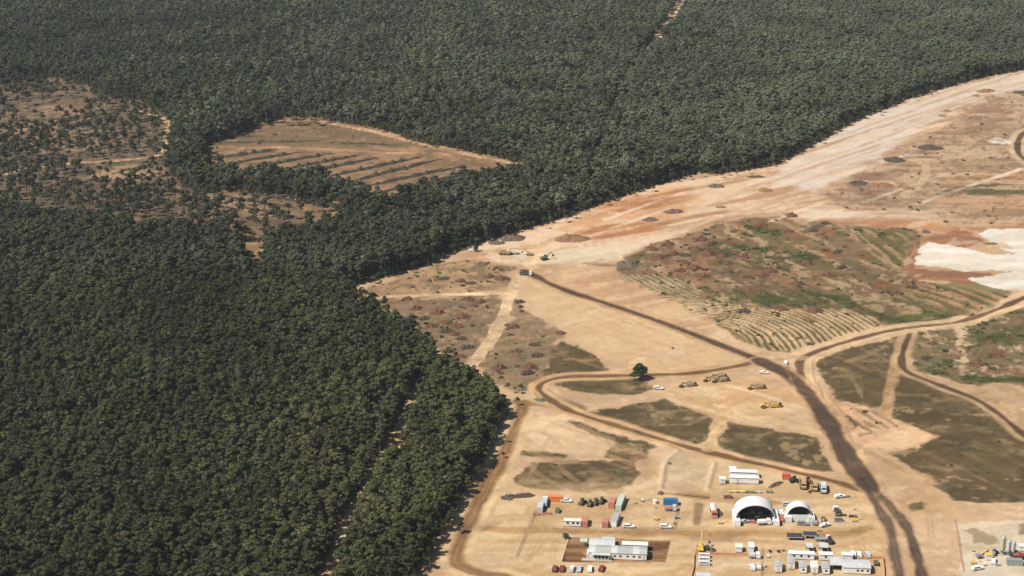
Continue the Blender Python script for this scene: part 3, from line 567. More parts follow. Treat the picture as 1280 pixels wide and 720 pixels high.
def jitter_grid(x0, x1, y0, y1, sp):
    xs, ys = np.meshgrid(np.arange(x0, x1, sp), np.arange(y0, y1, sp * .92)); xs = xs + (np.arange(xs.shape[0]) % 2)[:, None] * sp * .5
    x = xs.ravel() + (rng.random(xs.size) - .5) * sp * .85; y = ys.ravel() + (rng.random(xs.size) - .5) * sp * .85
    return x, y
def in_view(x, y, m=60):
    u, v = pix(x, y); return (u > -m) & (u < 1280 + m) & (v < 800) & (v > -75)
# every tree spot of the closed forest
Y_SPLIT = 1010.0
px_, py_ = [], []
for y0, y1, sp in ((560, 760, 3.55), (760, 1010, 3.9), (1010, 1400, 4.4), (1400, 2900, 5.0)):
    x, y = jitter_grid(-900, 900, y0, y1, sp); k = in_view(x, y); x, y = x[k], y[k]
    k = wooded(x, y); px_.append(x[k]); py_.append(y[k])
TX, TY = np.concatenate(px_), np.concatenate(py_)
gap = fbm(TX, TY, 22, 3, 77); keep = gap > -.78; TX, TY = TX[keep], TY[keep]
hgt = 1 + .18 * fbm(TX, TY, 60, 3, 88) + .17 * rng.normal(size=len(TX)).clip(-1.6, 1.6)
tu, tv = pix(TX, TY)
order = np.argsort(TY + np.where((tu < -6) | (tu > 1286) | (tv > 752), 1e6, 0))
solo = np.zeros(len(TX), bool); solo[order[:300]] = True
# the 300 nearest trees, one by one
FOLD = smooth(W(TRK_F))
for i in order[:300]:
    left = tu[i] < np.interp(tv[i], [p[1] for p in TRK_F], [p[0] for p in TRK_F])
    e = bpy.data.objects.new('gum_tree', None); COL.objects.link(e); e.location = (TX[i], TY[i], 0); e.rotation_euler.z = rng.random() * 6.28
    s_ = .98 * hgt[i]; e.scale = (s_ * 1.05, s_ * 1.05, s_)
    if left: tag(e, 'dark green gum tree in the forest rows nearest the viewer, left of the narrow track', 'tree', 'nearest forest trees left of the narrow track')
    else: tag(e, 'dark green gum tree in the nearest rows of the strip between narrow track and camp', 'tree', 'nearest forest trees between the narrow track and the camp road')
    c, t = NEAR[int(rng.integers(6)) + (0 if left else 6 * int(rng.random() < .8))]; link('crown', c, e); link('trunk', t, e)
def forest(mask, name, label, coll, nk, wid, pick=None):
    n = int(mask.sum()); h = hgt[mask]; s_ = np.stack([h * wid * (.9 + .25 * rng.random(n)), h * wid * (.9 + .25 * rng.random(n)), h], 1)
    scatter(name, np.stack([TX[mask], TY[mask], np.zeros(n)], 1), rng.random(n) * 6.28, s_, rng.integers(0, nk, n) if pick is None else pick, coll, label, 'forest')
near_m = (TY < Y_SPLIT) & ~solo
lf = np.interp(tv[near_m], [p[1] for p in TRK_F], [p[0] for p in TRK_F]); pr = sstep(-260, 30, tu[near_m] - lf) * .75 * (tv[near_m] > 440) + .12
NPICK = rng.integers(0, 6, len(pr)) + 6 * (rng.random(len(pr)) < pr); NPICK[rng.random(len(pr)) < .015] = 12
forest(near_m, 'near_forest', 'dense dark gum forest filling the left and lower left, beyond its nearest rows', C_NEAR, len(NEAR), 1.05, NPICK)
fm = ~near_m & ~solo; pale = sstep(-150, 1150, tu[fm] + 140 * fbm(TX[fm], TY[fm], 160, 3, 66) + 60 * rng.normal(size=int(fm.sum()))) * .95 * sstep(980, 1500, TY[fm] + 60 * rng.normal(size=int(fm.sum())))  # paler woodland rightward, with the view's side-to-side light falloff put into leaf colour
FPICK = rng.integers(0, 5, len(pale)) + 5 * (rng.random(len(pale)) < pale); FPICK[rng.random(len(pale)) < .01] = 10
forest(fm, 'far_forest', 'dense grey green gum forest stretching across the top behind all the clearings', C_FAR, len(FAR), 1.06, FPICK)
ux, uy = jitter_grid(-520, 700, 600, 1900, 3.4); k = in_view(ux, uy, 20); ux, uy = ux[k], uy[k]; k = wooded(ux, uy, -4.0) | ((rng.random(len(ux)) < .05) & wooded(ux, uy, -13.0)); ux, uy = ux[k], uy[k]
k = ~wooded(ux + 9, uy - 3) | ~wooded(ux + 3, uy - 10) | ~wooded(ux - 8, uy); ux, uy = ux[k], uy[k]; n = len(ux); hs = .30 + .28 * rng.random(n); print('understory', n)
scatter('forest_understory', np.stack([ux, uy, np.zeros(n)], 1), rng.random(n) * 6.28, np.stack([hs * 1.5, hs * 1.5, hs], 1), rng.integers(0, len(NEAR), n), C_NEAR, 'dark low saplings growing under the trees along the forest edges', 'undergrowth')
print('forest trees', len(TX))
# trees left standing in the thinned clearing on the left
def lone_tree(u, v, kinds, s_, label, group=None, name='gum_tree', cat='tree'):
    x, y = at(u, v); e = bpy.data.objects.new(name, None); COL.objects.link(e); e.location = (x, y, 0); e.rotation_euler.z = rng.random() * 6.28; e.scale = (s_, s_, s_)
    tag(e, label, cat, group); c, t = kinds[int(rng.integers(len(kinds)))]; link('crown', c, e); link('trunk', t, e); return e
x, y = jitter_grid(-520, -120, 1150, 1800, 7.0); u, v = pix(x, y); k = (u > -15) & (sdist(x, y, CLEAR[5]) > 2); x, y, u, v = x[k], y[k], u[k], v[k]
dens = .21 + .38 * fbm(x, y, 45, 3, 99) 
for q, ad in (([(-20,160),(45,158),(60,200),(-20,205)], .35), ([(-20,222),(110,215),(140,270),(-20,262)], .45), ([(30,175),(95,172),(90,206),(30,206)], .25), ([(185,120),(215,130),(215,200),(195,205)], .3), ([(130,245),(295,245),(295,298),(130,292)], .35), ([(-20,104),(60,98),(60,125),(-20,130)], .4), ([(100,170),(160,160),(180,195),(110,197)], .1)):
    dens += ad * inside(u, v, np.array(q, float))
dens[seg_dist(x, y, TRACKS[3][0]) < 6] = 0
pick = np.nonzero(rng.random(len(x)) < dens)[0]; rng.shuffle(pick)
C_THIN = collection('thin_gum_kind', [merged(c, t, 'x') for c, t in THIN])
near_n = np.array([np.sum(np.hypot(x[pick] - x[i], y[pick] - y[i]) < 13) for i in pick]); pick = pick[np.argsort(near_n, kind='stable')]
for i in pick[:130]:                                                    # the ones that stand apart, one by one
    up = v[i] < np.interp(u[i], [p[0] for p in TRK_C[:6]], [p[1] for p in TRK_C[:6]])
    lone_tree(u[i], v[i], THIN, .9 + .4 * rng.random(), 'grey green gum tree standing apart in the thinned clearing, ' + ('beyond its pale track' if up else 'before its pale track'), 'lone trees ' + ('beyond' if up else 'before') + ' the clearing track', 'grey_gum_tree')
bx, by = [x[pick[130:]]], [y[pick[130:]]]
x, y = jitter_grid(-320, -60, 1450, 1750, 7.0); u, v = pix(x, y)
k = np.nonzero(inside(u, v, np.array([(255,182),(296,168),(330,150),(385,146),(415,158),(420,172),(380,178),(320,182)], float)))[0]; k = k[rng.random(len(k)) < .5]; bx.append(x[k]); by.append(y[k])
x, y = jitter_grid(-260, -60, 1080, 1400, 8.0); u, v = pix(x, y)
k = np.nonzero((sdist(x, y, CLEAR[2]) > 1) | (sdist(x, y, CLEAR[3]) > 0))[0]; k = k[rng.random(len(k)) < .32]; bx.append(x[k]); by.append(y[k])
bx, by = np.concatenate(bx), np.concatenate(by); n = len(bx); sz = .85 + .5 * rng.random(n)
scatter('open_woodland', np.stack([bx, by, np.zeros(n)], 1), rng.random(n) * 6.28, np.stack([sz, sz, sz], 1), rng.integers(0, len(THIN), n), C_THIN, 'thin clumps of grey green trees left in the clearings on the left', 'woodland')
big = gum(71, 8.6, 3.7, 26, 110, .30, 1.5, M['pine'], .08)
lone_tree(799, 474.5, [big], 1.05, 'solitary round dark tree beside the loop road in the open field')
cone = (lambda r_: quick_mesh('crown', *leafy(r_, [(0, 0, .8 + i * .75, 2.0 * (1 - i / 9.5) + .15) for i in range(9)], 60, .3)))(np.random.default_rng(5)); cone.materials.append(M['pine'])
ct = MB(); ct.tube((0, 0, -.2), (0, 0, 5.5), .2, .05, 6)
lone_tree(595, 314.5, [(cone, ct.mesh('trunk', M['bark']))], .95, 'dark cone shaped tree on the pale cut by the forest corner', None, 'conifer_tree')
bush = (lambda r_: quick_mesh('crown', *leafy(r_, [(.5 * math.cos(i), .5 * math.sin(i), .8 + .1 * i, .8) for i in range(6)], 50, .18)))(np.random.default_rng(6)); bush.materials.append(M['pine'])
bt = MB(); bt.tube((0, 0, -.1), (0, 0, .9), .1, .06, 6)
lone_tree(707, 673.5, [(bush, bt.mesh('trunk', M['bark']))], 1.2, 'round dark bush at the far left corner of the brown soil pad', None, 'round_bush', 'bush')
# low regrowth in the scrub: nobody could count it
def shrub_mesh(seed):
    r_ = np.random.default_rng(seed); cl = [(r_.normal() * .5, r_.normal() * .5, .35 + .2 * r_.random(), .5 + .25 * r_.random()) for _ in range(4)]
    me = quick_mesh('shrub', *leafy(r_, cl, 22, .22)); me.materials.append(M['shrub']); return bpy.data.objects.new('x', me)
C_SHR = collection('shrub_kind', [shrub_mesh(90 + i) for i in range(4)])
sx, sy, ss = [], [], []
kk = np.nonzero(((CLS == 3) | (CLS == 4)) & (GY > 600) & (GY < 2300))[0]; uu, vv = pix(GX[kk], GY[kk]); kk = kk[(uu > -20) & (uu < 1300) & (vv > 60)]
green = COLR[kk, 1] / np.maximum(COLR[kk, 0], .01); pas = (green > .93) & (CLS[kk] == 3)
prob = np.where(CLS[kk] == 4, np.where(GY[kk] > 1150, .006, .016), .008) + np.where(green > .97, .20, 0); prob = np.where(n_small[kk] > .1, prob * 1.8, prob * .4)
kk = kk[rng.random(len(kk)) < prob * (GY[kk] / 900) ** 1.0]; n = len(kk); print('shrubs', n)
sc_ = np.where(CLS[kk] == 4, 1.0, .6) * (.4 + 1.0 * rng.random(n) ** 2)
scatter('scrub_regrowth', np.stack([GX[kk], GY[kk], GZ[kk]], 1), rng.random(n) * 6.28, np.stack([sc_ * 1.2, sc_ * 1.2, sc_ * .8], 1), rng.integers(0, 4, n), C_SHR, 'low green and dry regrowth shrubs dotted over the scrubland', 'scrub')

# ------------------------------------------------------------ heaps of raked timber, windrows, stockpiles
def heap_mesh(seed, L, Wd, H, m, sticks=14, name='heap'):
    r_ = random.Random(seed); nu, nv_ = 18, 9; b = MB(); vs = []
    for i in range(nu + 1):
        for j in range(nv_ + 1):
            a_, c_ = i / nu * 2 - 1, j / nv_ * 2 - 1
            rad = math.hypot(a_, c_); k_ = 1 if rad < 1 else 1 / rad
            x, y = a_ * k_ * max(abs(a_), abs(c_)) / max(rad * k_, 1e-6) if rad > 0 else 0, c_ * k_ * max(abs(a_), abs(c_)) / max(rad * k_, 1e-6) if rad > 0 else 0
            rr = min(1, math.hypot(x, y)); nz = mnoise.noise(Vector((x * 3 + seed * 7.1, y * 2.2, seed * 1.3)))
            z = H * max(0, 1 - rr ** 1.7) * (1 + 1.0 * nz) + (.22 * H * mnoise.noise(Vector((x * 9 + seed, y * 9, 3)))) * (1 if rr < .98 else 0)
            ed = 1 + .28 * mnoise.noise(Vector((math.atan2(y, x) * 1.3, seed * 3.3, 0)))
            vs.append((x * L / 2 * ed, y * Wd / 2 * ed, z if rr < .99 else -.15))
    b.add(vs, [(i * (nv_ + 1) + j, (i + 1) * (nv_ + 1) + j, (i + 1) * (nv_ + 1) + j + 1, i * (nv_ + 1) + j + 1) for i in range(nu) for j in range(nv_)])
    for _ in range(sticks):
        x, y = r_.uniform(-.42, .42) * L, r_.uniform(-.4, .4) * Wd; z = H * max(.05, 1 - (math.hypot(x / L, y / Wd) * 2) ** 1.7) * .8; a_ = r_.uniform(0, 6.28); l_ = r_.uniform(.9, 2.2)
        b.tube((x - math.cos(a_) * l_, y - math.sin(a_) * l_, z), (x + math.cos(a_) * l_, y + math.sin(a_) * l_, z + r_.uniform(.0, .9)), .12, .05, 4, False)
    return b.mesh(name, m)
HEAPS = [heap_mesh(i + 1, 1.0 * l_, w_, h_, M[m_], 16) for i, (l_, w_, h_, m_) in enumerate(((7.5, 5, 1.7, 'debris'), (9, 6, 2.0, 'debris'), (6.5, 5.5, 1.7, 'debris'), (8, 4.5, 1.6, 'debris2'), (10, 6.5, 2.1, 'debris')))]
def put_heap(u, v, s_, label, group, kind=None, name='timber_heap', cat='debris heap'):
    x, y = at(u, v); me = HEAPS[rng.integers(len(HEAPS)) if kind is None else kind]
    o = bpy.data.objects.new(name, me); COL.objects.link(o); o.location = (x, y, 0); o.rotation_euler.z = rng.normal() * .35; o.scale = (s_, s_ * (.85 + .3 * rng.random()), s_ * .95)
    tag(o, label, cat, group)
ORDW = 'leftmost second third fourth fifth sixth seventh eighth ninth tenth eleventh twelfth thirteenth fourteenth fifteenth sixteenth seventeenth eighteenth nineteenth twentieth'.split()
def heap_group(pts, text, group, s0, s1, cat='debris heap'):
    pts = sorted(pts)
    for i, (u, v) in enumerate(pts):
        w_ = 'leftmost' if i == 0 else 'rightmost' if i == len(pts) - 1 else ORDW[i] + ' from left'
        put_heap(u, v, s0 + (s1 - s0) * rng.random(), 'reddish timber heap, ' + w_ + ' ' + text, group)
heap_group(((555,349),(576,352),(590,355),(612,346),(628,349)), 'in the dry strip beyond the thin pale track', 'timber heaps beyond the thin track', .9, 1.1)
heap_group(((510,374),(520,386),(530,399),(539,409),(585,375),(592,383),(579,396),(557,404),(567,418),(560,404),(577,424),(585,435),(577,446),(557,414),(601,378),(548,392),(571,408)), 'in the scrub between forest and wide track', 'timber heaps between forest and pale track', .8, 1.15)
heap_group(((642,409),(624,460),(662,459),(660,467),(701,417),(645,440),(668,432)), 'in the scrub right of the wide pale track', 'timber heaps right of the pale track', .85, 1.15)
put_heap(650, 378, .9, 'dark brown timber heap at the near end of the wide pale track', None, 3); put_heap(672, 445, 1.0, 'dark brown timber heap beside the triangular pasture', None, 3)
heap_group(((815,312),(834,306),(824,322),(875,300),(890,306),(870,312),(857,320),(902,321),(920,316),(929,322),(856,329),(880,346),(935,347),(954,345),(962,339),(850,339),(842,318),(886,318),(910,330),(868,336)), 'in the left half of the large scrub block', 'timber heaps in the scrub block, left half', .9, 1.35)
heap_group(((997,355),(1052,335),(1047,316),(952,282),(985,290),(990,270),(1017,289),(1032,280),(930,390),(1019,389),(977,387),(1035,345),(1008,330),(1120,366),(1140,360)), 'among green regrowth of the large scrub block', 'timber heaps in the scrub block, right half', .9, 1.35)
heap_group(((1248,446),(1238,428),(1222,456),(1166,430),(1157,448)), 'in the rough scrub at the right edge', 'heaps in the rough scrub at the right', .8, .9)
def pile(u, v, L, Wd, H, m, label, rot=0, name='soil_stockpile', sticks=0):
    x, y = at(u, v); o = bpy.data.objects.new(name, heap_mesh(int(u * 7 + v * 13) % 997, L, Wd, H, M[m], sticks)); COL.objects.link(o); o.location = (x, y, 0); o.rotation_euler.z = R(rot); tag(o, label, 'stockpile')
pile(713, 299, 24, 16, 2.6, 'soil_red', 'large reddish soil stockpile on the cut below the forest edge', 5)
pile(640, 298, 20, 15, 2.2, 'soil_dark', 'grey brown soil stockpile close to the forest corner', 15); pile(621, 304, 12, 9, 1.6, 'soil_dark', 'small dark stockpile just left of the grey brown one at the forest corner')
pile(571, 311, 15, 14, 1.5, 'debris2', 'low dark heap against the tip of the forest', 20); pile(602, 331, 9, 8, 1.4, 'soil_dark', 'small dark mound inside the pale turning loop by the forest corner', 30)
pile(842, 265, 16, 10, 1.9, 'soil_dark', 'larger of two dark elongated stockpiles on the orange cut', 12); pile(813, 275, 12, 8, 1.5, 'soil_dark', 'smaller of two dark elongated stockpiles on the orange cut', 5)
pile(896, 233, 14, 11, 1.6, 'soil_dark', 'dark oval stockpile on the pale cut near the forest edge', 0); pile(901, 259, 9, 6, 1.0, 'soil_red', 'low brown mound beside the faint wheel track on the cut')
pile(957, 238, 12, 11, 1.4, 'soil_red', 'brown mound where the cut meets the rough upper ground', 30); pile(944, 221, 13, 7, 1.0, 'debris2', 'thin dark heap just below the forest edge in the middle of the cut')
pile(1232, 114, 20, 13, 1.8, 'soil_red', 'long brown stockpile on the pale ground at the upper right', 25); pile(1220, 120, 9, 7, 1.2, 'soil_red', 'short brown stockpile just in front of the long one at the upper right', 20)
pile(1184, 139, 9, 6, 1.1, 'soil_red', 'farther of two small mounds on the pale cut at the upper right'); pile(1178, 145, 8, 6, 1.1, 'soil_red', 'nearer of two small mounds on the pale cut at the upper right')
pile(1162, 185, 22, 18, 1.8, 'debris2', 'wide dark timber heap right of the pale cut', 10, 'timber_heap', 26); pile(1118, 200, 16, 20, 1.7, 'debris2', 'ragged brown heap inside the bend of the pale side track', 0, 'timber_heap', 22)
pile(1098, 232, 22, 16, 1.6, 'soil_red', 'broad red brown mound left of the pale side track', 8); pile(1074, 229, 16, 16, 1.4, 'debris2', 'dark heap left of the broad red brown mound', 0, 'timber_heap', 18)
pile(1136, 236, 10, 9, 1.2, 'soil_red', 'small red mound at the foot of the pale side track'); pile(1277, 116, 16, 16, 1.6, 'debris2', 'dark heap cut by the right edge of the picture near the top', 0, 'timber_heap', 14)
pile(783, 331, 15, 15, 2.0, 'soil_dark', 'dark mound at the left tip of the large scrub block', 15); pile(653, 488, 6, 3, .8, 'rock', 'dark low stone heap at the corner of the forest by the loop road')
pile(676, 500, 7.5, 5.5, .7, 'olive', 'dark green oval heap beside the loop road corner', -10); pile(634, 622, 6, 6, .9, 'rock', 'heap of dark scrap left of the camp yard', 10, 'scrap_heap', 18)
pile(655, 620, 12, 5, .7, 'debris2', 'long brushwood heap beside the camp yard', 10, 'timber_heap', 18); pile(841, 436, 1.9, 1.9, .9, 'rock', 'single dark boulder on the pale graded pad', 0, 'boulder')
pile(837, 580, 2.4, 2.2, .8, 'rock', 'dark boulder in the shallow pale basin above the camp', 0, 'boulder'); pile(1060, 621, 2.2, 1.4, .6, 'rock', 'dark boulder on the camp edge left of the haul road', 0, 'boulder')
pile(826, 617, 3.2, 4.5, 1.0, 'soil_dark', 'dark little mound at the lower left corner of the shallow basin'); pile(1208, 379, 4, 6, 1.1, 'rock', 'dark stone heap left of the road under the white sand')
pile(1236, 270, 5, 6, 1.0, 'rock', 'dark stone heap on the orange earth above the white sand'); pile(1157, 290, 6, 8, 1.0, 'soil_dark', 'dark brown mound left of the white sand')
pile(1239, 305, 10, 5, .8, 'soil_dark', 'dark strip of spoil lying on the white sand')
def windrow(p, q, label, wd=5.0, h=1.2, m='debris3'):
    a_, b_ = np.array(at(*p)), np.array(at(*q)); L = float(np.hypot(*(b_ - a_))); n = max(8, int(L / 2.2)); sd_ = int(p[0] * 7 + q[1] * 13 + q[0]) % 991; r_ = random.Random(sd_); b = MB(); vs = []
    for i in range(n + 1):
        x = -L / 2 + L * i / n; e_ = min(1, 3 * min(i, n - i) / n + .15); off = 2.2 * mnoise.noise(Vector((x / 22, sd_, 0)))
        wk = wd * .5 * e_ * (1 + .75 * mnoise.noise(Vector((x / 6, sd_, 2)))); hk = h * e_ * (.7 + 1.7 * mnoise.noise(Vector((x / 4, sd_, 5))))
        for t_, z_ in ((-1, -.15), (-.55, .6), (0, 1), (.5, .65), (1, -.15)): vs.append((x, off + t_ * wk, max(z_ * max(hk, .12), -.15) if z_ > 0 else -.15))
    b.add(vs, [(i * 5 + j, (i + 1) * 5 + j, (i + 1) * 5 + j + 1, i * 5 + j + 1) for i in range(n) for j in range(4)])
    for _ in range(int(L / 3)):
        x = r_.uniform(-.5, .5) * L; a2 = r_.uniform(0, 6.28); l_ = r_.uniform(1, 2.6); y = r_.uniform(-.5, .5) * wd * .8
        b.tube((x - math.cos(a2) * l_, y - math.sin(a2) * l_, .3), (x + math.cos(a2) * l_, y + math.sin(a2) * l_, .5 + r_.random()), .14, .06, 4, False)
    o = b.build('timber_windrow', M[m]); c_ = (a_ + b_) / 2; o.location = (c_[0], c_[1], 0); o.rotation_euler.z = math.atan2(b_[1] - a_[1], b_[0] - a_[0]); tag(o, label, 'windrow', 'windrows of raked timber')
ORD = ('first', 'second', 'third', 'fourth', 'fifth', 'sixth', 'seventh', 'eighth', 'ninth', 'tenth')
for i, (p, q) in enumerate((((268,198),(349,187)), ((280,206),(378,190)), ((300,212),(421,191)), ((340,215),(454,193)), ((375,217),(474,197)), ((405,222),(529,196)), ((430,229),(551,199)), ((447,235),(582,207)), ((465,243),(603,214)), ((540,233),(646,208)))):
    windrow(p, q, ORD[i] + ' raked timber row counted from the left in the far left clearing', 6.5, 2.3)
for i, (p, q) in enumerate((((262,179),(400,176)), ((410,178),(500,182)), ((270,172),(330,170)))): windrow(p, q, ('long thin timber row along the far side of the raked clearing', 'thin timber row right of the long one at the far side of the raked clearing', 'short timber row at the far left of the raked clearing')[i], 4.5, 1.0)
for i, (p, q) in enumerate((((268,243),(372,261)), ((296,258),(378,273)), ((232,250),(300,262)), ((320,243),(410,258)))): windrow(p, q, 'timber row ' + ('along the far side', 'at the near right', 'at the left end', 'at the far right')[i] + ' of the small striped clearing', 5.5, 1.2)
for i, (p, q) in enumerate((((60,150),(100,146)), ((110,190),(170,178)), ((30,196),(70,194)), ((150,215),(190,205)), ((60,112),(110,114)), ((130,243),(200,238)))): windrow(p, q, 'low dark timber row in the thinned clearing, ' + ('left of its middle', 'just beyond the pale track', 'near the left edge beyond the track', 'just in front of the pale track', 'at its far edge', 'at its near edge')[i], 6, 1.2)

# ------------------------------------------------------------ builders for the camp
def container(u, v, L, rot, m, label, roof=None, cat='shipping container', name='shipping_container', z=0.0, group=None):
    t = thing(name, label, cat, u, v, rot, group, z); h = 2.6; n = int(L / .28); b = MB(); w_ = 1.22
    for sgn in (-1, 1):                                    # corrugated long sides
        pts = []
        for i in range(n + 1): pts.append((-L / 2 + .1 + (L - .2) * i / n, sgn * (w_ - (.045 if (i // 2) % 2 else 0))))
        vs = [(x, y, z_) for x, y in pts for z_ in (.15, h - .1)]
        b.add(vs, [(2*i, 2*i+2, 2*i+3, 2*i+1) if sgn < 0 else (2*i+1, 2*i+3, 2*i+2, 2*i) for i in range(n)])
    b.box(-L/2, -L/2 + .12, -w_, w_, .13, h - .08); b.box(L/2 - .12, L/2 - .05, -w_, w_, .13, h - .08)
    for sx in (-1, 1):
        for sy in (-1, 1): b.box(sx * L/2 - .09, sx * L/2 + .09, sy * w_ - .09, sy * w_ + .09, 0, h)
    for sy in (-1, 1): b.box(-L/2, L/2, sy * w_ - .07, sy * w_ + .07, 0, .16); b.box(-L/2, L/2, sy * w_ - .06, sy * w_ + .06, h - .14, h - .01)
    b.build('body', m, t)
    r = MB(); k = int(L / .6)
    for i in range(k): r.box(-L/2 + L * i / k, -L/2 + L * (i + .78) / k, -w_, w_, h - .03, h + .03)
    r.box(-L/2, L/2, -w_ + .02, w_ - .02, h - .06, h); r.build('roof', roof or m, t)
    for sy in (-1, 1):
        d = MB(); d.box(L/2 - .04, L/2 + .02, min(sy * .03, sy * 1.15), max(sy * .03, sy * 1.15), .2, h - .15); d.tube((L/2 + .05, sy * .35, .3), (L/2 + .05, sy * .35, h - .25), .03, None, 5); d.build('door', m, t)
    return t
def windows(t, side, xs, y, z0, z1, wd, m=None, axis='x'):
    for x in xs:
        f = MB(); g = MB()
        if axis == 'x':
            f.box(x - wd/2 - .06, x + wd/2 + .06, y - .05 * side - .02, y - .05 * side + .05, z0 - .06, z1 + .06); g.box(x - wd/2, x + wd/2, y + .04 * side - .02, y + .04 * side + .02, z0, z1)
        else:
            f.box(y - .02, y + .05, x - wd/2 - .06, x + wd/2 + .06, z0 - .06, z1 + .06); g.box(y + .05, y + .08, x - wd/2, x + wd/2, z0, z1)
        w_ = f.build('window', M['white'], t); g.build('pane', M['glass'], w_)
def hut(u, v, L, Wd, H, rot, label, wall='white', roof='grey_roof', pitch=.35, name='portable_building', cat='hut', wins=(), doors=(), stilt=.35, group=None, panels=0, eave=.25, ac=True, along='x'):
    """portable building; origin in the middle of the front foot, the body goes back to y=+Wd"""
    t = thing(name, label, cat, u, v, rot, group)
    b = MB(); b.box(-L/2, L/2, 0, Wd, stilt, H); b.build('wall', M[wall], t)
    s_ = MB()
    for x in np.linspace(-L/2 + .3, L/2 - .3, max(2, int(L / 3) + 1)):
        for y in (.3, Wd - .3): s_.box(x - .12, x + .12, y - .12, y + .12, -.05, stilt)
    s_.build('stump', M['dark'], t)
    r = MB(); e = eave
    if along == 'x': prof = [(-e, H + .01), (Wd / 2, H + pitch), (Wd + e, H + .01), (Wd + e, H + .10), (Wd / 2, H + pitch + .10), (-e, H + .10)]; r.prism(prof, -L/2 - e, L/2 + e)
    else: prof = [(-L/2 - e, H + .01), (0, H + pitch), (L/2 + e, H + .01), (L/2 + e, H + .10), (0, H + pitch + .10), (-L/2 - e, H + .10)]; r.prism(prof, -e, Wd + e, 'y')
    ro = r.build('roof', M[roof], t)
    for i in range(panels):
        x0, x1 = -L/2 - e + (L + 2*e) * i / panels + .06, -L/2 - e + (L + 2*e) * (i + 1) / panels - .06; p = MB()
        for pr in ([(-e, H + .10), (Wd / 2, H + pitch + .10), (Wd / 2, H + pitch + .17), (-e, H + .17)], [(Wd / 2, H + pitch + .10), (Wd + e, H + .10), (Wd + e, H + .17), (Wd / 2, H + pitch + .17)]): p.prism(pr, x0, x1)
        p.build('roof_panel', M[roof if i % 3 else 'pale_grey'] if panels > 4 else M[roof], t)
    windows(t, -1, wins, 0, 1.35, 2.15, .95)
    for x in doors:
        d = MB(); d.box(x - .45, x + .45, -.05, .02, stilt, 2.35); dd = d.build('door', M['pale_grey'], t)
        st = MB()
        for k in range(2): st.box(x - .6, x + .6, -.9 + .3 * k, -.6 + .3 * k, 0, .16 * (k + 1))
        st.build('step', M['timber'], t)
    if ac:
        a_ = MB(); a_.box(L/2, L/2 + .35, Wd * .35, Wd * .35 + .8, 1.3, 1.9); a_.build('air_conditioner', M['cream'], t)
    return t
def wheel_set(t, spots, r, wd, rim='pale_grey'):
    b = MB(); b.tube((0, -wd/2, 0), (0, wd/2, 0), r, r, 12); me = b.mesh('wheel', M['tyre']); c = MB(); c.tube((0, -wd/2 - .01, 0), (0, wd/2 + .01, 0), r * .5, r * .5, 8); rm = c.mesh('rim', M[rim])
    for x, y in spots: o = link('wheel', me, t, (x, y, r)); link('rim', rm, o)
def pickup(u, v, rot, m, label, tray='white', cover=False, flag=False, group=None, cat='pickup truck', name='pickup_truck', wagon=False):
    t = thing(name, label, cat, u, v, rot, group)
    b = MB(); b.prism([(-2.55, .45), (2.5, .45), (2.55, .85), (2.35, 1.05), (1.0, 1.12), (-2.55, 1.05)], -.9, .9, 'y'); b.build('body', M[m], t)
    c = MB(); x0 = -2.4 if wagon else -.75; c.prism([(x0, 1.06), (1.15, 1.06), (.45, 1.72), (x0 + .15, 1.74)], -.8, .8, 'y'); cb = c.build('cabin', M[m], t)
    g = MB(); g.add([(1.13, -.7, 1.12), (1.13, .7, 1.12), (.50, .68, 1.69), (.50, -.68, 1.69)], [(0, 1, 2, 3)]); g.build('windscreen', M['glass'], cb)
    for sy in (-1, 1):
        s_ = MB(); s_.box(x0 + .25, .55, min(sy * .79, sy * .82), max(sy * .79, sy * .82), 1.15, 1.6); s_.build('side_window', M['glass'], cb)
    if not wagon:
        q = MB(); q.box(-2.6, -.8, -.95, -.88, 1.0, 1.4); q.box(-2.6, -.8, .88, .95, 1.0, 1.4); q.box(-2.6, -2.53, -.88, .88, 1.0, 1.4); q.box(-2.6, -.8, -.9, .9, .98, 1.04)
        if cover: q.box(-2.5, -.9, -.86, .86, 1.04, 1.65, .08, .08)
        q.build('tray', M[tray], t)
    h = MB(); h.box(2.48, 2.58, -.75, -.45, .7, .86); h.build('headlight', M['pale_grey'], t); h = MB(); h.box(2.48, 2.58, .45, .75, .7, .86); h.build('headlight', M['pale_grey'], t)
    wheel_set(t, ((1.6, .82), (1.6, -.82), (-1.55, .82), (-1.55, -.82)), .39, .26)
    if flag:
        f = MB(); f.tube((-.7, .7, 1.0), (-.8, .7, 4.2), .03, .02, 5); fp = f.build('flag_whip', M['maroon'], t); k = MB(); k.box(-1.35, -.8, .68, .71, 3.8, 4.2); k.build('flag', M['maroon'], fp)
    return t
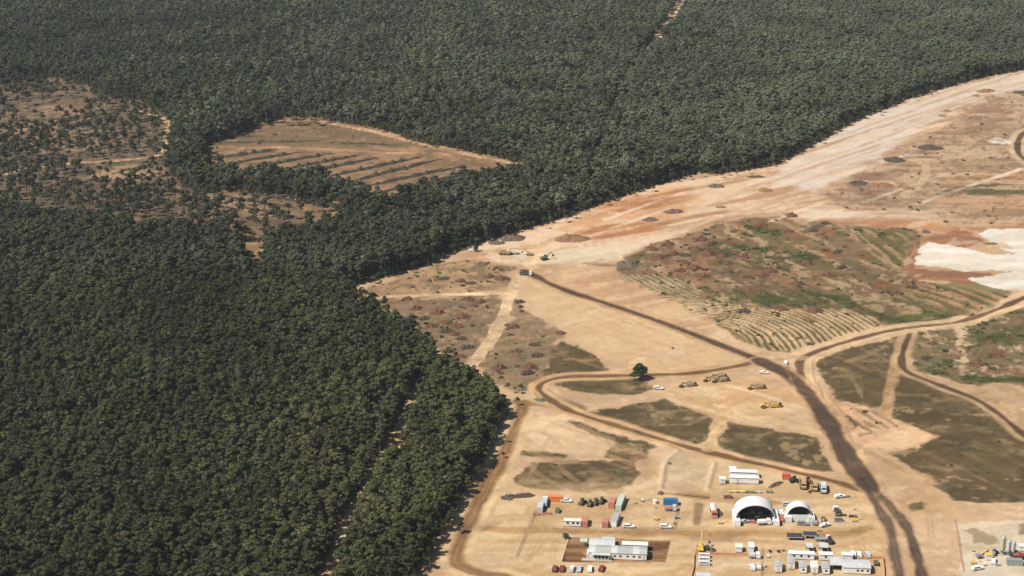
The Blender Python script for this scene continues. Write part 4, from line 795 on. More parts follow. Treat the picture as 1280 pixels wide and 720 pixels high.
def tanker(u, v, rot, label):
    t = thing('tanker_truck', label, 'truck', u, v, rot)
    b = MB(); b.box(-4.6, 3.2, -.5, .5, .75, 1.05); b.build('chassis', M['dark'], t)
    k = MB(); n = 14; k.prism([(1.2 * math.cos(i / n * 6.283), 2.15 + 1.0 * math.sin(i / n * 6.283)) for i in range(n)], -4.6, 2.0); tk = k.build('tank', M['white'], t)
    for x in (-3.2, -1.2, .8): l = MB(); l.tube((x, 0, 3.12), (x, 0, 3.3), .35, .35, 10); l.build('hatch', M['pale_grey'], tk)
    c = MB(); c.prism([(2.3, .6), (4.5, .6), (4.5, 1.6), (4.2, 2.7), (2.3, 2.75)], -1.2, 1.2, 'y'); cb = c.build('cab', M['red'], t)
    g = MB(); g.add([(4.51, -1.05, 1.7), (4.51, 1.05, 1.7), (4.24, 1.0, 2.6), (4.24, -1.0, 2.6)], [(0, 1, 2, 3)]); g.build('windscreen', M['glass'], cb)
    p = MB(); p.box(4.45, 4.6, -1.2, 1.2, .5, .85); p.build('bumper', M['pale_grey'], t)
    wheel_set(t, [(x, s_ * .98) for x in (3.5, -2.4, -3.7) for s_ in (-1, 1)], .52, .35)
    return t
def flat_truck(u, v, rot, label, cab='white', load=None, loadm='steel', L=7.5):
    t = thing('flatbed_truck', label, 'truck', u, v, rot)
    b = MB(); b.box(-L/2, L/2 - 1.9, -1.2, 1.2, 1.05, 1.22); b.box(-L/2, L/2, -.5, .5, .75, 1.05); b.build('tray', M['steel'], t)
    c = MB(); x = L/2; c.prism([(x - 1.8, .6), (x, .6), (x, 1.6), (x - .3, 2.5), (x - 1.8, 2.55)], -1.15, 1.15, 'y'); cb = c.build('cab', M[cab], t)
    g = MB(); g.add([(x + .01, -1, 1.65), (x + .01, 1, 1.65), (x - .27, .95, 2.42), (x - .27, -.95, 2.42)], [(0, 1, 2, 3)]); g.build('windscreen', M['glass'], cb)
    if load: k = MB(); k.box(-L/2 + .2, L/2 - 2.1, -1.1, 1.1, 1.22, 1.22 + load, .1, .1); k.build('load', M[loadm], t)
    wheel_set(t, [(xx, s_ * .95) for xx in (x - .9, -x + 1.0, -x + 2.2) for s_ in (-1, 1)], .48, .32)
    return t
def scraper(u, v, rot, label, m='tan', s_=1.0, group=None):
    """motor scraper: two wheeled tractor, gooseneck, bowl on two big wheels, rear engine"""
    t = thing('motor_scraper', label, 'scraper', u, v, rot, group); t.scale = (s_, s_, s_)
    b = MB(); b.prism([(3.0, .9), (6.1, .8), (6.2, 1.6), (5.6, 2.1), (3.0, 2.2)], -.95, .95, 'y'); b.build('engine_hood', M[m], t)
    c = MB(); c.box(2.6, 3.9, -.6, .8, 2.2, 3.6, .12, .1); cb = c.build('cab', M[m], t); g = MB(); g.box(3.8, 3.86, -.5, .7, 2.6, 3.35); g.box(2.66, 3.84, -.61, -.55, 2.6, 3.35); g.build('cab_glass', M['glass'], cb)
    n = MB(); n.prism([(3.2, 1.7), (3.2, 2.6), (1.6, 3.1), (-.3, 2.2), (-.3, 1.5), (1.5, 2.4)], -.35, .35, 'y'); n.build('gooseneck', M[m], t)
    w_ = MB(); 
    for y in (-1.6, 1.45): w_.prism([(.6, .7), (-3.6, .6), (-4.4, 1.3), (-4.4, 2.6), (-.4, 2.7), (.6, 2.0)], y, y + .15, 'y')
    w_.box(-3.6, .5, -1.45, 1.45, .55, .75); w_.box(-4.4, -4.2, -1.45, 1.45, .8, 2.5); w_.build('bowl', M[m], t)
    d = MB(); d.box(-3.9, .3, -1.4, 1.4, .75, 2.2, .2, .3); d.build('earth_load', M['soil_pale'], t)
    e = MB(); e.box(-6.3, -4.4, -.9, .9, 1.1, 2.3, .15, .1); e.build('rear_engine', M['dark'], t)
    wheel_set(t, ((4.4, 1.3), (4.4, -1.3), (-5.2, 1.3), (-5.2, -1.3)), .95, .75, m)
    return t
def dump_truck(u, v, rot, label, m='tan', s_=1.0):
    t = thing('dump_truck', label, 'dump truck', u, v, rot); t.scale = (s_, s_, s_)
    b = MB(); b.box(-3.8, 2.4, -.6, .6, .95, 1.35); b.build('chassis', M['dark'], t)
    c = MB(); c.prism([(2.3, .9), (4.6, .9), (4.7, 1.7), (3.9, 1.95), (3.7, 3.0), (2.3, 3.05)], -1.2, 1.2, 'y'); cb = c.build('cab', M[m], t)
    g = MB(); g.add([(3.92, -1.0, 2.0), (3.92, 1.0, 2.0), (3.73, 1.0, 2.9), (3.73, -1.0, 2.9)], [(0, 1, 2, 3)]); g.build('windscreen', M['glass'], cb)
    k = MB()
    for y in (-1.55, 1.43): k.prism([(-4.4, 2.6), (-3.4, 1.4), (1.6, 1.4), (2.1, 3.0), (-4.2, 2.9)], y, y + .12, 'y')
    k.prism([(-4.4, 2.5), (-3.4, 1.35), (1.6, 1.35), (2.1, 3.1), (2.0, 3.1), (1.5, 1.5), (-3.3, 1.5), (-4.3, 2.6)], -1.43, 1.43, 'y'); k.build('dump_body', M[m], t)
    wheel_set(t, [(x, s2 * 1.2) for x in (3.2, -1.4, -2.9) for s2 in (-1, 1)], .78, .6, m)
    return t
def loader(u, v, rot, label, m='olive', s_=1.0, group=None):
    t = thing('wheel_loader', label, 'loader', u, v, rot, group); t.scale = (s_, s_, s_)
    b = MB(); b.box(-2.5, -.5, -.85, .85, .8, 1.8, .15, .1); b.box(-.5, 1.0, -.5, .5, .7, 1.3); b.build('body', M[m], t)
    c = MB(); c.box(-.7, .6, -.65, .65, 1.5, 2.9, .12, .1); cb = c.build('cab', M['dark'], t); r = MB(); r.box(-.8, .7, -.72, .72, 2.9, 3.0); r.build('cab_roof', M[m], cb)
    for y in (-.55, .4): a_ = MB(); a_.prism([(.6, 1.5), (1.8, 1.5), (2.6, .5), (2.4, .4), (1.7, 1.25), (.6, 1.25)], y, y + .15, 'y'); a_.build('lift_arm', M[m], t)
    k = MB(); k.prism([(2.4, .9), (2.5, .15), (3.3, .1), (3.3, .2), (2.7, .35), (2.6, 1.0)], -1.1, 1.1, 'y'); k.build('bucket', M['dark'], t)
    wheel_set(t, ((1.2, .95), (1.2, -.95), (-1.5, .95), (-1.5, -.95)), .7, .5, m)
    return t
def excavator(u, v, rot, label, m='tan', s_=1.0, up=0.0):
    t = thing('excavator', label, 'excavator', u, v, rot); t.scale = (s_, s_, s_)
    for y in (-1.35, .85): k = MB(); k.prism([(-1.9, .1), (1.9, .1), (2.2, .45), (1.9, .85), (-1.9, .85), (-2.2, .45)], y, y + .5, 'y'); k.build('track', M['dark'], t)
    b = MB(); b.box(-2.4, 1.3, -1.25, 1.25, 1.0, 2.1, .1, .05); b.build('body', M[m], t)
    c = MB(); c.box(.1, 1.5, .25, 1.2, 1.2, 2.95, .1, .05); cb = c.build('cab', M[m], t); g = MB(); g.box(1.46, 1.52, .35, 1.1, 1.7, 2.75); g.build('cab_glass', M['glass'], cb)
    p = (1.0, 1.6); q = (3.6, 4.3 + up); r = (5.6, 2.6 + up); bm = MB(); bm.tube((p[0], -.3, p[1]), (q[0], -.3, q[1]), .35, .25, 6); bm.build('boom', M[m], t)
    a_ = MB(); a_.tube((q[0], -.3, q[1]), (r[0], -.3, r[1]), .24, .17, 6); ar = a_.build('arm', M[m], t)
    k = MB(); k.prism([(r[0] - .3, r[1]), (r[0] + .3, r[1] - .1), (r[0] + .1, r[1] - 1.1), (r[0] - .7, r[1] - 1.0)], -.85, .25, 'y'); k.build('bucket', M['dark'], ar)
    return t
def fence(pts, h, label, m='wire', post='wire', step=3.0, rails=3, name='wire_fence', cat='fence', solid=False):
    p = [at(*q) for q in pts]; t = thing(name, label, cat, *pts[0]); x0, y0 = p[0]; ps = MB(); wi = MB()
    for (ax, ay), (bx, by) in zip(p[:-1], p[1:]):
        L = math.hypot(bx - ax, by - ay); n = max(1, int(L / step)); dx, dy = (bx - ax) / L, (by - ay) / L
        for i in range(n + 1):
            x, y = ax + (bx - ax) * i / n - x0, ay + (by - ay) * i / n - y0; ps.tube((x, y, -.2), (x, y, h + .1), .06, .06, 5)
        A, B = (ax - x0, ay - y0), (bx - x0, by - y0); ox, oy = -dy * .02, dx * .02
        if solid: wi.add([(A[0]-ox, A[1]-oy, .08), (B[0]-ox, B[1]-oy, .08), (B[0]-ox, B[1]-oy, h), (A[0]-ox, A[1]-oy, h), (A[0]+ox, A[1]+oy, .08), (B[0]+ox, B[1]+oy, .08), (B[0]+ox, B[1]+oy, h), (A[0]+ox, A[1]+oy, h)], [(0,1,2,3), (7,6,5,4), (3,2,6,7), (0,3,7,4), (1,5,6,2)])
        else:
            for k in range(rails): z = h * (k + 1) / rails; wi.tube((*A, z), (*B, z), .045, .045, 4)
    ps.build('post', M[post], t); wi.build('mesh' if solid else 'wire', M[m], t); return t
def dome(u, v, rot, span, depth, rise, label, clen, front=False):
    """fabric arch shelter standing on a row of containers either side; origin mid front"""
    t = thing('dome_shelter', label, 'shelter', u, v, rot); n, k = 22, 5; hb = 2.62; b = MB(); vs = []
    prof = [(-math.cos(math.pi * i / n) * (span / 2), hb + math.sin(math.pi * i / n) ** .92 * rise) for i in range(n + 1)]
    for e in np.linspace(0, depth, k + 1):
        for x, z in prof: vs.append((x, e, z))
    for e in np.linspace(0, depth, k + 1):
        for x, z in prof: vs.append((x * .985, e, hb + (z - hb) * .975 - .02))
    m_ = n + 1; off = m_ * (k + 1); f = []
    for j in range(k):
        for i in range(n): q = (j*m_+i, j*m_+i+1, (j+1)*m_+i+1, (j+1)*m_+i); f += [q[::-1], tuple(off + a for a in q)]
    for i in range(n): f += [(i, i+1, off+i+1, off+i), (k*m_+i+1, k*m_+i, off+k*m_+i, off+k*m_+i+1)]
    b.add(vs, f); fb = b.build('fabric_roof', M['fabric'], t)
    for e in np.linspace(0.1, depth - .1, k + 1):
        r = MB()
        for (x0, z0), (x1, z1) in zip(prof[:-1], prof[1:]): r.tube((x0 * .97, e, hb + (z0 - hb) * .955), (x1 * .97, e, hb + (z1 - hb) * .955), .09, None, 4, False)
        r.build('arch_frame', M['steel'], t)
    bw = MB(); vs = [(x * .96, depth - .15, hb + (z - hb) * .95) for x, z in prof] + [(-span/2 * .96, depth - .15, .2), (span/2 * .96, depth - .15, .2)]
    c0 = len(vs) - 2; bw.add(vs, [tuple(list(range(n + 1)) + [c0 + 1, c0])]); bw.build('end_wall', M['dark'], t)  # dark colour stands in for the deep shade inside the dome
    if front:
        fw_ = MB(); fw_.box(-span/2 + .1, span/2 - .1, -.25, -.1, .05, 3.3); fw_.build('front_wall', M['white'], t)
    return t

# ------------------------------------------------------------ the camp, thing by thing
# main office on its brown pad
t = hut(772, 700, 23.4, 6.6, 3.0, EW, 'long white site office with grey panelled roof on the brown soil pad', wins=(-1.2, 1.1, 4.0, 6.6, 8.9), doors=(10.6,), panels=8, pitch=.7, name='site_office', cat='office')
q = MB(); q.box(-11.9, -1.6, 7.2, 12.8, .3, 3.0); q.build('rear_wing', M['cream'], t); q = MB(); q.prism([(7.0, 3.0), (10.0, 3.5), (13.0, 3.0), (13.0, 3.1), (10.0, 3.62), (7.0, 3.1)], -12.1, -1.4); q.build('rear_wing_roof', M['pale_grey'], t)
q = MB(); q.box(-7.0, -1.6, 13.4, 15.6, .3, 2.7); q.build('rear_annex', M['green_grey'], t)
q = MB(); q.box(1.6, 12.0, 8.4, 11.6, .35, 2.9); q.build('long_rear_hut', M['cream'], t); q = MB(); q.prism([(8.2, 2.9), (10, 3.15), (11.8, 2.9), (11.8, 3.0), (10, 3.27), (8.2, 3.0)], 1.4, 12.2); q.build('long_rear_roof', M['cream'], t)
q = MB(); q.box(-10.0, -3.4, -.06, .0, .6, 2.4); q.build('veranda_shade', M['dark'], t)  # dark panel on the wall stands in for shade under the veranda
for x in np.linspace(-9.6, -3.6, 5): q = MB(); q.tube((x, -1.6, 0), (x, -1.6, 2.9), .07, .07, 5); q.build('veranda_post', M['white'], t)
q = MB(); q.prism([(-1.9, 2.75), (0, 3.0), (0, 3.08), (-1.9, 2.83)], -10.6, -3.0); q.build('veranda_roof', M['pale_grey'], t)
q = MB(); q.box(-14.6, -2.2, -2.4, -.1, .18, .32); d_ = q.build('deck', M['deck'], t)
for i in range(9): q = MB(); q.box(-14.4 + i * 1.35, -14.3 + i * 1.35, -2.36, -2.26, .32, 1.25); q.build('railing_post', M['white'], d_)
q = MB(); q.box(-14.4, -3.5, -2.35, -2.27, 1.25, 1.33); q.box(-14.4, -3.5, -2.35, -2.27, .78, .84); q.build('handrail', M['white'], d_)
q = MB(); q.box(-12.6, -11.9, 0.2, 4.2, .2, 2.4); q.build('screen_wall', M['white'], t)
t = thing('shade_awning', 'pale green shade awning at the left end of the site office', 'awning', 729.5, 683, EW)
q = MB(); q.prism([(-1.5, 2.9), (0, 3.15), (1.5, 2.9), (1.5, 2.97), (0, 3.22), (-1.5, 2.97)], -1.5, 1.5); q.build('canopy', M['green_grey'], t)
for x in (-1.3, 1.3):
    for y in (-1.3, 1.3): q = MB(); q.tube((x, y, 0), (x, y, 2.9), .06, None, 5); q.build('post', M['steel'], t)
# row of vehicles in front of the office
for u, rot, m, lb, kw in ((693.5, 80, 'maroon', 'dark red pickup with a whip flag, leftmost in front of the office', dict(tray='maroon', flag=True)), (702.5, 82, 'maroon', 'dark red pickup with a whip flag, second from left in front of the office', dict(tray='maroon', flag=True)),
                          (715, 78, 'white', 'white pickup parked right beside the two dark red ones', dict(tray='pale_grey', cover=True)), (724, 80, 'bluegrey', 'pale blue grey pickup between two white ones before the office', dict(tray='white')),
                          (737.5, 84, 'white', 'white wagon standing apart in front of the office steps', dict(wagon=True)), (752, 75, 'maroon', 'lone dark red pickup with a whip flag, rightmost of the office row', dict(tray='maroon', flag=True))):
    pickup(u, 713 if m != 'maroon' else 712.5, rot, m, lb, group=None, **kw)
# upper left yard
container(694, 626.5, 6.06, EW, M['orange'], 'bright orange shipping container at the far left of the camp yard')
pickup(708, 627.5, EW, 'white', 'white pickup just right of the bright orange container', cover=True)
container(675.5, 637.5, 6.06, NS - 3, M['pale_grey'], 'pale grey container end on, left of the orange one', M['pale_grey'])
flat_truck(681, 631, NS, 'white cab flatbed truck with grey load between pale container and orange one', 'white', 1.2, 'bluegrey', 7.5)
for i in range(3):
    t = thing('timber_stack', ('reddish timber stack in front of the pale grey container', 'reddish timber stack left of two others by the yard fence', 'reddish timber stack at the right of the three by the grey truck')[i], 'timber stack', (676, 670, 685)[i], (643.5, 644, 642.5)[i], EW)
    for k in range(5): q = MB(); q.box(-1.3, 1.3, -.55 + .22 * k, -.36 + .22 * k, 0, .75 + .1 * (k % 2)); q.build('plank', M['rust'], t)
t = hut(715.5, 658.5, 7.0, 2.5, 2.7, EW, 'long white hut with pinkish roof at the front of the yard', roof='cream', wins=(-2, .3, 2.2), pitch=.15)
container(731, 655.5, 6.06, NS, M['rust'], 'faded red container end on, right of the pink roofed hut')
for i, (u, v, rt) in enumerate(((728, 630, 60), (738, 632, 70), (745, 630, 65), (752.5, 628.5, 60))): loader(u, v, rt, 'small dark olive loader, ' + ('leftmost', 'second from left', 'third from left', 'rightmost')[i] + ' of four in the yard', 'olive', .95, 'small loaders parked in the camp yard')
container(765.5, 632, 6.06, NS - 8, M['rust'], 'faded red container standing close to the long grey one'); container(775.5, 631.5, 12.19, NS - 8, M['green_grey'], 'long green grey container, far one of two in line in the yard', M['green_grey'])
container(757, 657, 5.0, NS - 4, M['rust'], 'short pale red container left of the white fronted one'); container(769, 653, 9.5, NS - 8, M['white'], 'white fronted container with grey roof near the camp road', M['grey_roof'])
pickup(786, 659.5, EW, 'white', 'white wagon at the yard front right of the white fronted container', wagon=True); pickup(832, 660, EW, 'white', 'white wagon at the right front corner of the yard', wagon=True)
container(838, 630.5, 6.06, EW, M['blue'], 'blue shipping container at the right end of the yard'); flat_truck(838, 638, EW, 'small dark truck with pale cab in front of the blue container', 'pale_grey', .7, 'rust', 5.5)
t = thing('water_tank', 'small pale round tank left of the blue container', 'tank', 819, 629); q = MB(); q.tube((0, 0, 0), (0, 0, 1.6), 1.0, 1.0, 14); b_ = q.build('tank_body', M['cream'], t); q = MB(); q.tube((0, 0, 1.6), (0, 0, 1.9), 1.0, .2, 14); q.build('tank_lid', M['white'], b_)
# tent sheds
dome(944, 655.5, -2, 16.6, 9.6, 6.3, 'larger white fabric dome shelter on white containers', 12)
container(920, 650.5, 12.19, 88, M['white'], 'white container carrying the left side of the larger dome'); container(968.5, 650.5, 12.19, 88, M['white'], 'white container carrying the right side of the larger dome')
dome(999, 652, -2, 10.4, 5.6, 4.6, 'smaller white fabric dome shelter with closed white front', 6, True)
container(984.6, 649.6, 6.06, 88, M['white'], 'white container under the left side of the smaller dome'); container(1013.4, 649.6, 6.06, 88, M['white'], 'white container under the right side of the smaller dome')
loader(936, 645, 200, 'dusty yellow loader inside the larger dome', 'tan', 1.1); pickup(948, 646, 240, 'pale_grey', 'pale grey pickup inside the larger dome', cover=True)
pickup(930, 653.5, 20, 'bluegrey', 'blue grey pickup at the left mouth of the larger dome', cover=True); flat_truck(955, 655.5, EW + 10, 'white flatbed truck at the right mouth of the larger dome', 'white', .9, 'white', 6)
t = thing('tool_crate', 'reddish tool crate between the two vehicles before the larger dome', 'crate', 940.5, 653.5, EW); q = MB(); q.box(-.8, .8, -.6, .6, .1, 1.1); q.build('crate_body', M['rust'], t); q = MB(); q.box(-.85, .85, -.65, .65, 1.1, 1.2); q.build('lid', M['rust'], t); q = MB(); q.box(-.8, -.6, -.6, .6, 0, .1); q.box(.6, .8, -.6, .6, 0, .1); q.build('skid', M['dark'], t)
pickup(976.5, 650.5, NS, 'red', 'red pickup parked between the two domes', tray='red'); pickup(976.5, 642, NS, 'white', 'white pickup behind the red one between the domes')
pickup(1003.5, 656, EW, 'steel', 'dark grey wagon in front of the smaller dome', wagon=True)
tanker(892, 642.5, 269, 'white tanker truck with a red cab left of the larger dome')
loader(898.5, 643, NS, 'small dark loader standing beside the white tanker', 'dark', .8)
t = thing('gravel_trailer', 'grey trailer lying right of the smaller dome', 'trailer', 1018.5, 655, NS); q = MB(); q.box(-2, 1.4, -.9, .9, .6, 1.3, -.1, -.1); q.build('tub', M['steel'], t); q = MB(); q.tube((1.4, 0, .6), (2.8, 0, .5), .08, None, 5); q.build('drawbar', M['dark'], t); wheel_set(t, ((-.5, .95), (-.5, -.95)), .4, .25)
pickup(1031, 658, 30, 'white', 'white pickup right of the grey trailer near the small dome'); loader(1029, 651, 80, 'small dusty yellow loader behind the white pickup right of the domes', 'tan', .75)
flat_truck(1046, 642, 95, 'white cab truck with dark tray parked alone right of the domes', 'white', 1.0, 'dark', 6.5)
for i, (u, v) in enumerate(((1056, 645), (1066, 646.5))):
    t = thing('pallet_load', ('small brown pallet load at the right of the camp', 'dark long pallet load at the far right of the camp')[i], 'pallet', u, v, EW); L_ = (.7, 1.8)[i]; q = MB(); q.box(-L_, L_, -.6, .6, 0, .15); q.build('pallet', M['timber'], t); q = MB(); q.box(-L_ + .1, L_ - .1, -.5, .5, .15, .9, .08, .08); q.build('load', M['dark'], t)
t = thing('pipe', 'long thin pale pipe lying on the sand right of the domes', 'pipe', 1057, 653, EW - 2); q = MB(); q.tube((-6, 0, .2), (6, 0, .2), .18, .18, 8); q.build('pipe_run', M['concrete'], t)
for x in (-5.2, 0, 5.2): q = MB(); q.box(x - .1, x + .1, -.4, .4, 0, .15); q.build('sleeper', M['timber'], t)
# white store huts above the domes
hut(930.5, 605, 12.6, 2.9, 2.9, EW, 'long white store hut, front one of two side by side above the domes', roof='white', pitch=.12, ac=False, doors=(-3,), panels=4); hut(929.5, 597.8, 12.0, 2.9, 2.9, EW, 'long white store hut, rear one of two side by side above the domes', roof='white', pitch=.12, ac=False, panels=4)
hut(915.5, 592.5, 2.8, 2.4, 2.6, EW, 'small white hut behind the rear long store hut', roof='white', pitch=.1, ac=False); hut(903, 605.5, 2.4, 3.2, 2.5, EW, 'small white hut standing alone left of the long store huts', roof='cream', pitch=.1, doors=(0,))
def rack(u, v, L, rot, mp, label, n=9):
    t = thing('pipe_rack', label, 'pipe stack', u, v, rot); q = MB()
    for x in (-L/3, L/3): q.box(x - .1, x + .1, -1.1, 1.1, 0, .2); q.box(x - .08, x + .08, -1.15, -1.05, .2, 1.0); q.box(x - .08, x + .08, 1.05, 1.15, .2, 1.0)
    q.build('rack_frame', M['dark'], t)
    for k in range(n): z = .36 + .3 * (k // 6); y = -.85 + .34 * (k % 6) + .1 * (k // 6); q = MB(); q.tube((-L/2 + random.uniform(-.2, .2), y, z), (L/2 + random.uniform(-.3, .3), y, z), .16, .16, 8); q.build('pipe', M[mp], t)
rack(917, 615, 4.0, EW, 'pipe_yellow', 'left stack of yellow pipes in front of the store huts', 10); rack(927, 615, 4.0, EW, 'pipe_yellow', 'right stack of yellow pipes in front of the store huts', 10)
rack(938, 615.5, 4.2, EW, 'pipe_green', 'stack of green pipes nearest the yellow ones', 8); rack(948, 615.5, 3.2, EW, 'concrete', 'stack of pale pipes right of the green ones', 8); rack(962, 615.5, 3.0, EW + 6, 'pipe_green', 'small loose stack of green pipes near the brown spoil row', 6)
pile(970, 606, 10.5, 2.8, 1.1, 'soil_dark', 'narrow brown spoil row slanting up beside the pipe stacks', 42)
container(983, 598.5, 3.6, EW, M['red'], 'small bright red container beside the upper camp road'); loader(993, 603, 10, 'dark loader right of the small bright red container', 'dark', 1.0)
dump_truck(1003.5, 608, 265, 'dusty yellow dump truck, leftmost of three by the upper road', 'tan', .95); dump_truck(1018, 610.5, 262, 'dusty yellow dump truck in the middle of three by the upper road', 'tan', .95); dump_truck(1028.5, 613, 266, 'pale grey dump truck, rightmost of three by the upper road', 'pale_grey', .95)
loader(1010, 602.5, 100, 'dark red loader behind the dump trucks by the upper road', 'maroon', .95)
# crane corner
t = thing('mobile_crane', 'yellow mobile crane with its boom raised above the white racks', 'crane', 876.5, 687, 80)
q = MB(); q.box(-2.6, 2.4, -1.1, 1.1, .7, 1.35); q.build('carrier', M['yellow'], t); q = MB(); q.box(-1.8, .4, -.9, .9, 1.35, 2.5, .15, .1); q.build('upper_body', M['yellow'], t)
q = MB(); q.box(1.1, 2.4, -.95, .1, 1.35, 2.5, .15, .08); cb = q.build('cab', M['yellow'], t); q = MB(); q.box(2.3, 2.42, -.85, 0, 1.8, 2.35); q.build('cab_glass', M['glass'], cb)
q = MB(); q.tube((-.8, 0, 2.4), (.6, 0, 6.3), .35, .24, 6); bm_ = q.build('boom', M['yellow'], t); q = MB(); q.tube((.6, 0, 6.3), (1.3, 0, 8.4), .2, .13, 6); q.build('boom_tip', M['cream'], bm_); q = MB(); q.tube((1.3, 0, 8.4), (1.3, 0, 5.4), .03, .03, 4); q.tube((1.3, 0, 5.4), (1.3, 0, 5.0), .14, .05, 6); q.build('hook_line', M['dark'], bm_)
for x in (-2.0, 2.0):
    for sy in (-1, 1): q = MB(); q.box(x - .1, x + .1, min(sy * 1.1, sy * 2.1), max(sy * 1.1, sy * 2.1), .6, .8); q.tube((x, sy * 2.0, 0), (x, sy * 2.0, .7), .12, .1, 6); q.build('outrigger', M['dark'], t)
wheel_set(t, [(x, s2 * .95) for x in (-1.5, 1.5) for s2 in (-1, 1)], .6, .4)
excavator(884, 687, 70, 'small dark excavator with raised arm beside the yellow crane', 'dark', .62, .8)
pile(890.5, 688.5, 3.6, 3.2, 1.2, 'rock', 'dark heap right of the small dark excavator')
for i in range(3):
    v = (697, 701.6, 706.4)[i]; t = thing('storage_rack', 'white storage rack, ' + ('farthest', 'middle', 'nearest')[i] + ' of three rows below the crane', 'rack', 880, v, EW)
    for sx in (-1, 1):
        for sy in (-1, 1): q = MB(); q.box(sx * 2.2 - .07, sx * 2.2 + .07, sy * .55 - .07, sy * .55 + .07, 0, 1.9); q.build('upright', M['white'], t)
    for z in (.35, 1.05, 1.8): q = MB(); q.box(-2.25, 2.25, -.6, .6, z, z + .09); q.build('shelf', M['white'], t)
    for x in (-1.5, -.3, .9): q = MB(); q.box(x, x + .9, -.45, .45, 1.14, 1.6); q.build('carton', M['steel' if x < 0 else 'bluegrey'], t)
hut(879, 727, 5.4, 2.6, 2.6, EW, 'white hut with dark rimmed roof cut by the bottom edge below the racks', roof='pale_grey', pitch=.25, ac=False)
hut(923.5, 691, 2.6, 3.6, 2.5, EW, 'small white hut with pinkish roof behind the orange barrier', roof='cream', pitch=.12, ac=False); hut(939.2, 691, 1.9, 4.6, 2.5, EW, 'narrow white hut, longer one behind the orange barrier', roof='white', pitch=.1, ac=False)
t = flat_truck(943, 697.5, EW, 'white truck parked just inside the orange barrier corner', 'white', .9, 'pale_grey', 4.8); pickup(940, 711, 95, 'white', 'white wagon below the truck near the wire fence', wagon=True); pickup(948, 710, 92, 'pale_grey', 'pale grey pickup right of the white wagon near the wire fence', cover=True)
fence([(869, 693), (900, 693.5), (934, 694.5)], 1.1, 'orange mesh barrier running below the crane and the small huts', 'net', 'rust', 3, 3, 'barrier_fence', 'barrier', True); fence([(868, 694), (867.5, 712), (863, 728)], 1.0, 'orange mesh barrier running down left of the white racks', 'net', 'rust', 3, 3, 'barrier_fence', 'barrier', True)
fence([(952, 685), (951.5, 703), (951, 722)], 1.8, 'dark wire fence between the vehicles and the hut rows')
for i, (u, v) in enumerate(((962.5, 690.5), (973, 690.5))):
    lone_tree(u, v, [(bush, bt.mesh('trunk', M['bark']))], .62, ('small green bush left of another above the narrow hut', 'small green bush nearer the long rear hut')[i], None, 'round_bush', 'bush')
# hut rows at the bottom right
hut(1001.5, 700, 10.4, 2.6, 2.7, EW, 'long white hut behind the row of narrow huts', roof='white', pitch=.15, wins=(-3, 0, 3)); hut(1032, 701, 5.2, 2.6, 2.7, EW, 'shorter white hut right of the long one behind the narrow huts', roof='white', pitch=.15, wins=(0,))
for u, lb, L_, D_ in ((1012, 'grey flat shade roof behind the long white hut', 2.9, 4.4), (1029.5, 'grey flat shade roof farther right behind the short hut', 3.6, 4.4)):
    t = thing('shade_shelter', lb, 'shelter', u, 691.5, EW)
    q = MB(); q.box(-L_/2, L_/2, 0, D_, 2.45, 2.58); q.build('roof', M['pale_grey'], t)
    for x in (-L_/2 + .15, L_/2 - .15):
        for y in (.15, D_ - .15): q = MB(); q.tube((x, y, 0), (x, y, 2.45), .07, None, 5); q.build('post', M['steel'], t)
    q = MB(); q.box(-L_/2 + .2, L_/2 - .2, D_ - .4, D_ - .3, 0, 2.3); q.build('back_screen', M['dark'], t)
for i, (u, v) in enumerate(((973, 716), (989, 712), (1004, 717), (1018, 717.5), (1032.5, 718.5))):
    hut(u, v, 2.7, 6.0, 2.75, EW, 'narrow hut with white gable end, ' + ('leftmost', 'second from left', 'middle one', 'fourth from left', 'rightmost')[i] + ' of five in a row', roof='grey_roof' if i != 3 else 'cream', pitch=.15, wins=(0,) if i in (2, 4) else (), doors=() if i in (2, 4) else (0,), along='y', ac=False, eave=.12)
t = thing('shade_shelter', 'large grey shade roof between narrow huts and the big white building', 'shelter', 1045, 714, EW)
q = MB(); q.box(-2.35, 2.35, 0, 7.4, 2.6, 2.74); q.build('roof', M['pale_grey'], t)
for x in (-2.2, 2.2):
    for y in (.2, 3.7, 7.2): q = MB(); q.tube((x, y, 0), (x, y, 2.6), .08, None, 5); q.build('post', M['steel'], t)
q = MB(); q.box(-2.2, 2.2, 1.2, 3.4, 0, .8); q.build('table_row', M['dark'], t)
hut(1070.5, 718, 11.0, 6.8, 2.9, EW, 'big white building with pale ribbed roof, rightmost at the bottom', roof='pale_grey', pitch=.5, wins=(.5, 2.2, 4.4), panels=6); hut(1059, 701.5, 4.2, 2.6, 2.7, EW, 'small white hut behind the big white building', roof='white', pitch=.15)
pickup(1066.5, 694, 88, 'white', 'white wagon behind the big building, leftmost of three', wagon=True); pickup(1074, 695, 86, 'white', 'white pickup behind the big building, middle of three', cover=True); pickup(1084.5, 695, 90, 'pale_grey', 'pale grey wagon behind the big building, rightmost of three', wagon=True)
fence([(1073, 698), (1104, 698.5), (1105.5, 712), (1106, 728)], 1.1, 'orange mesh barrier around the big white building', 'net', 'rust', 3, 3, 'barrier_fence', 'barrier', True)
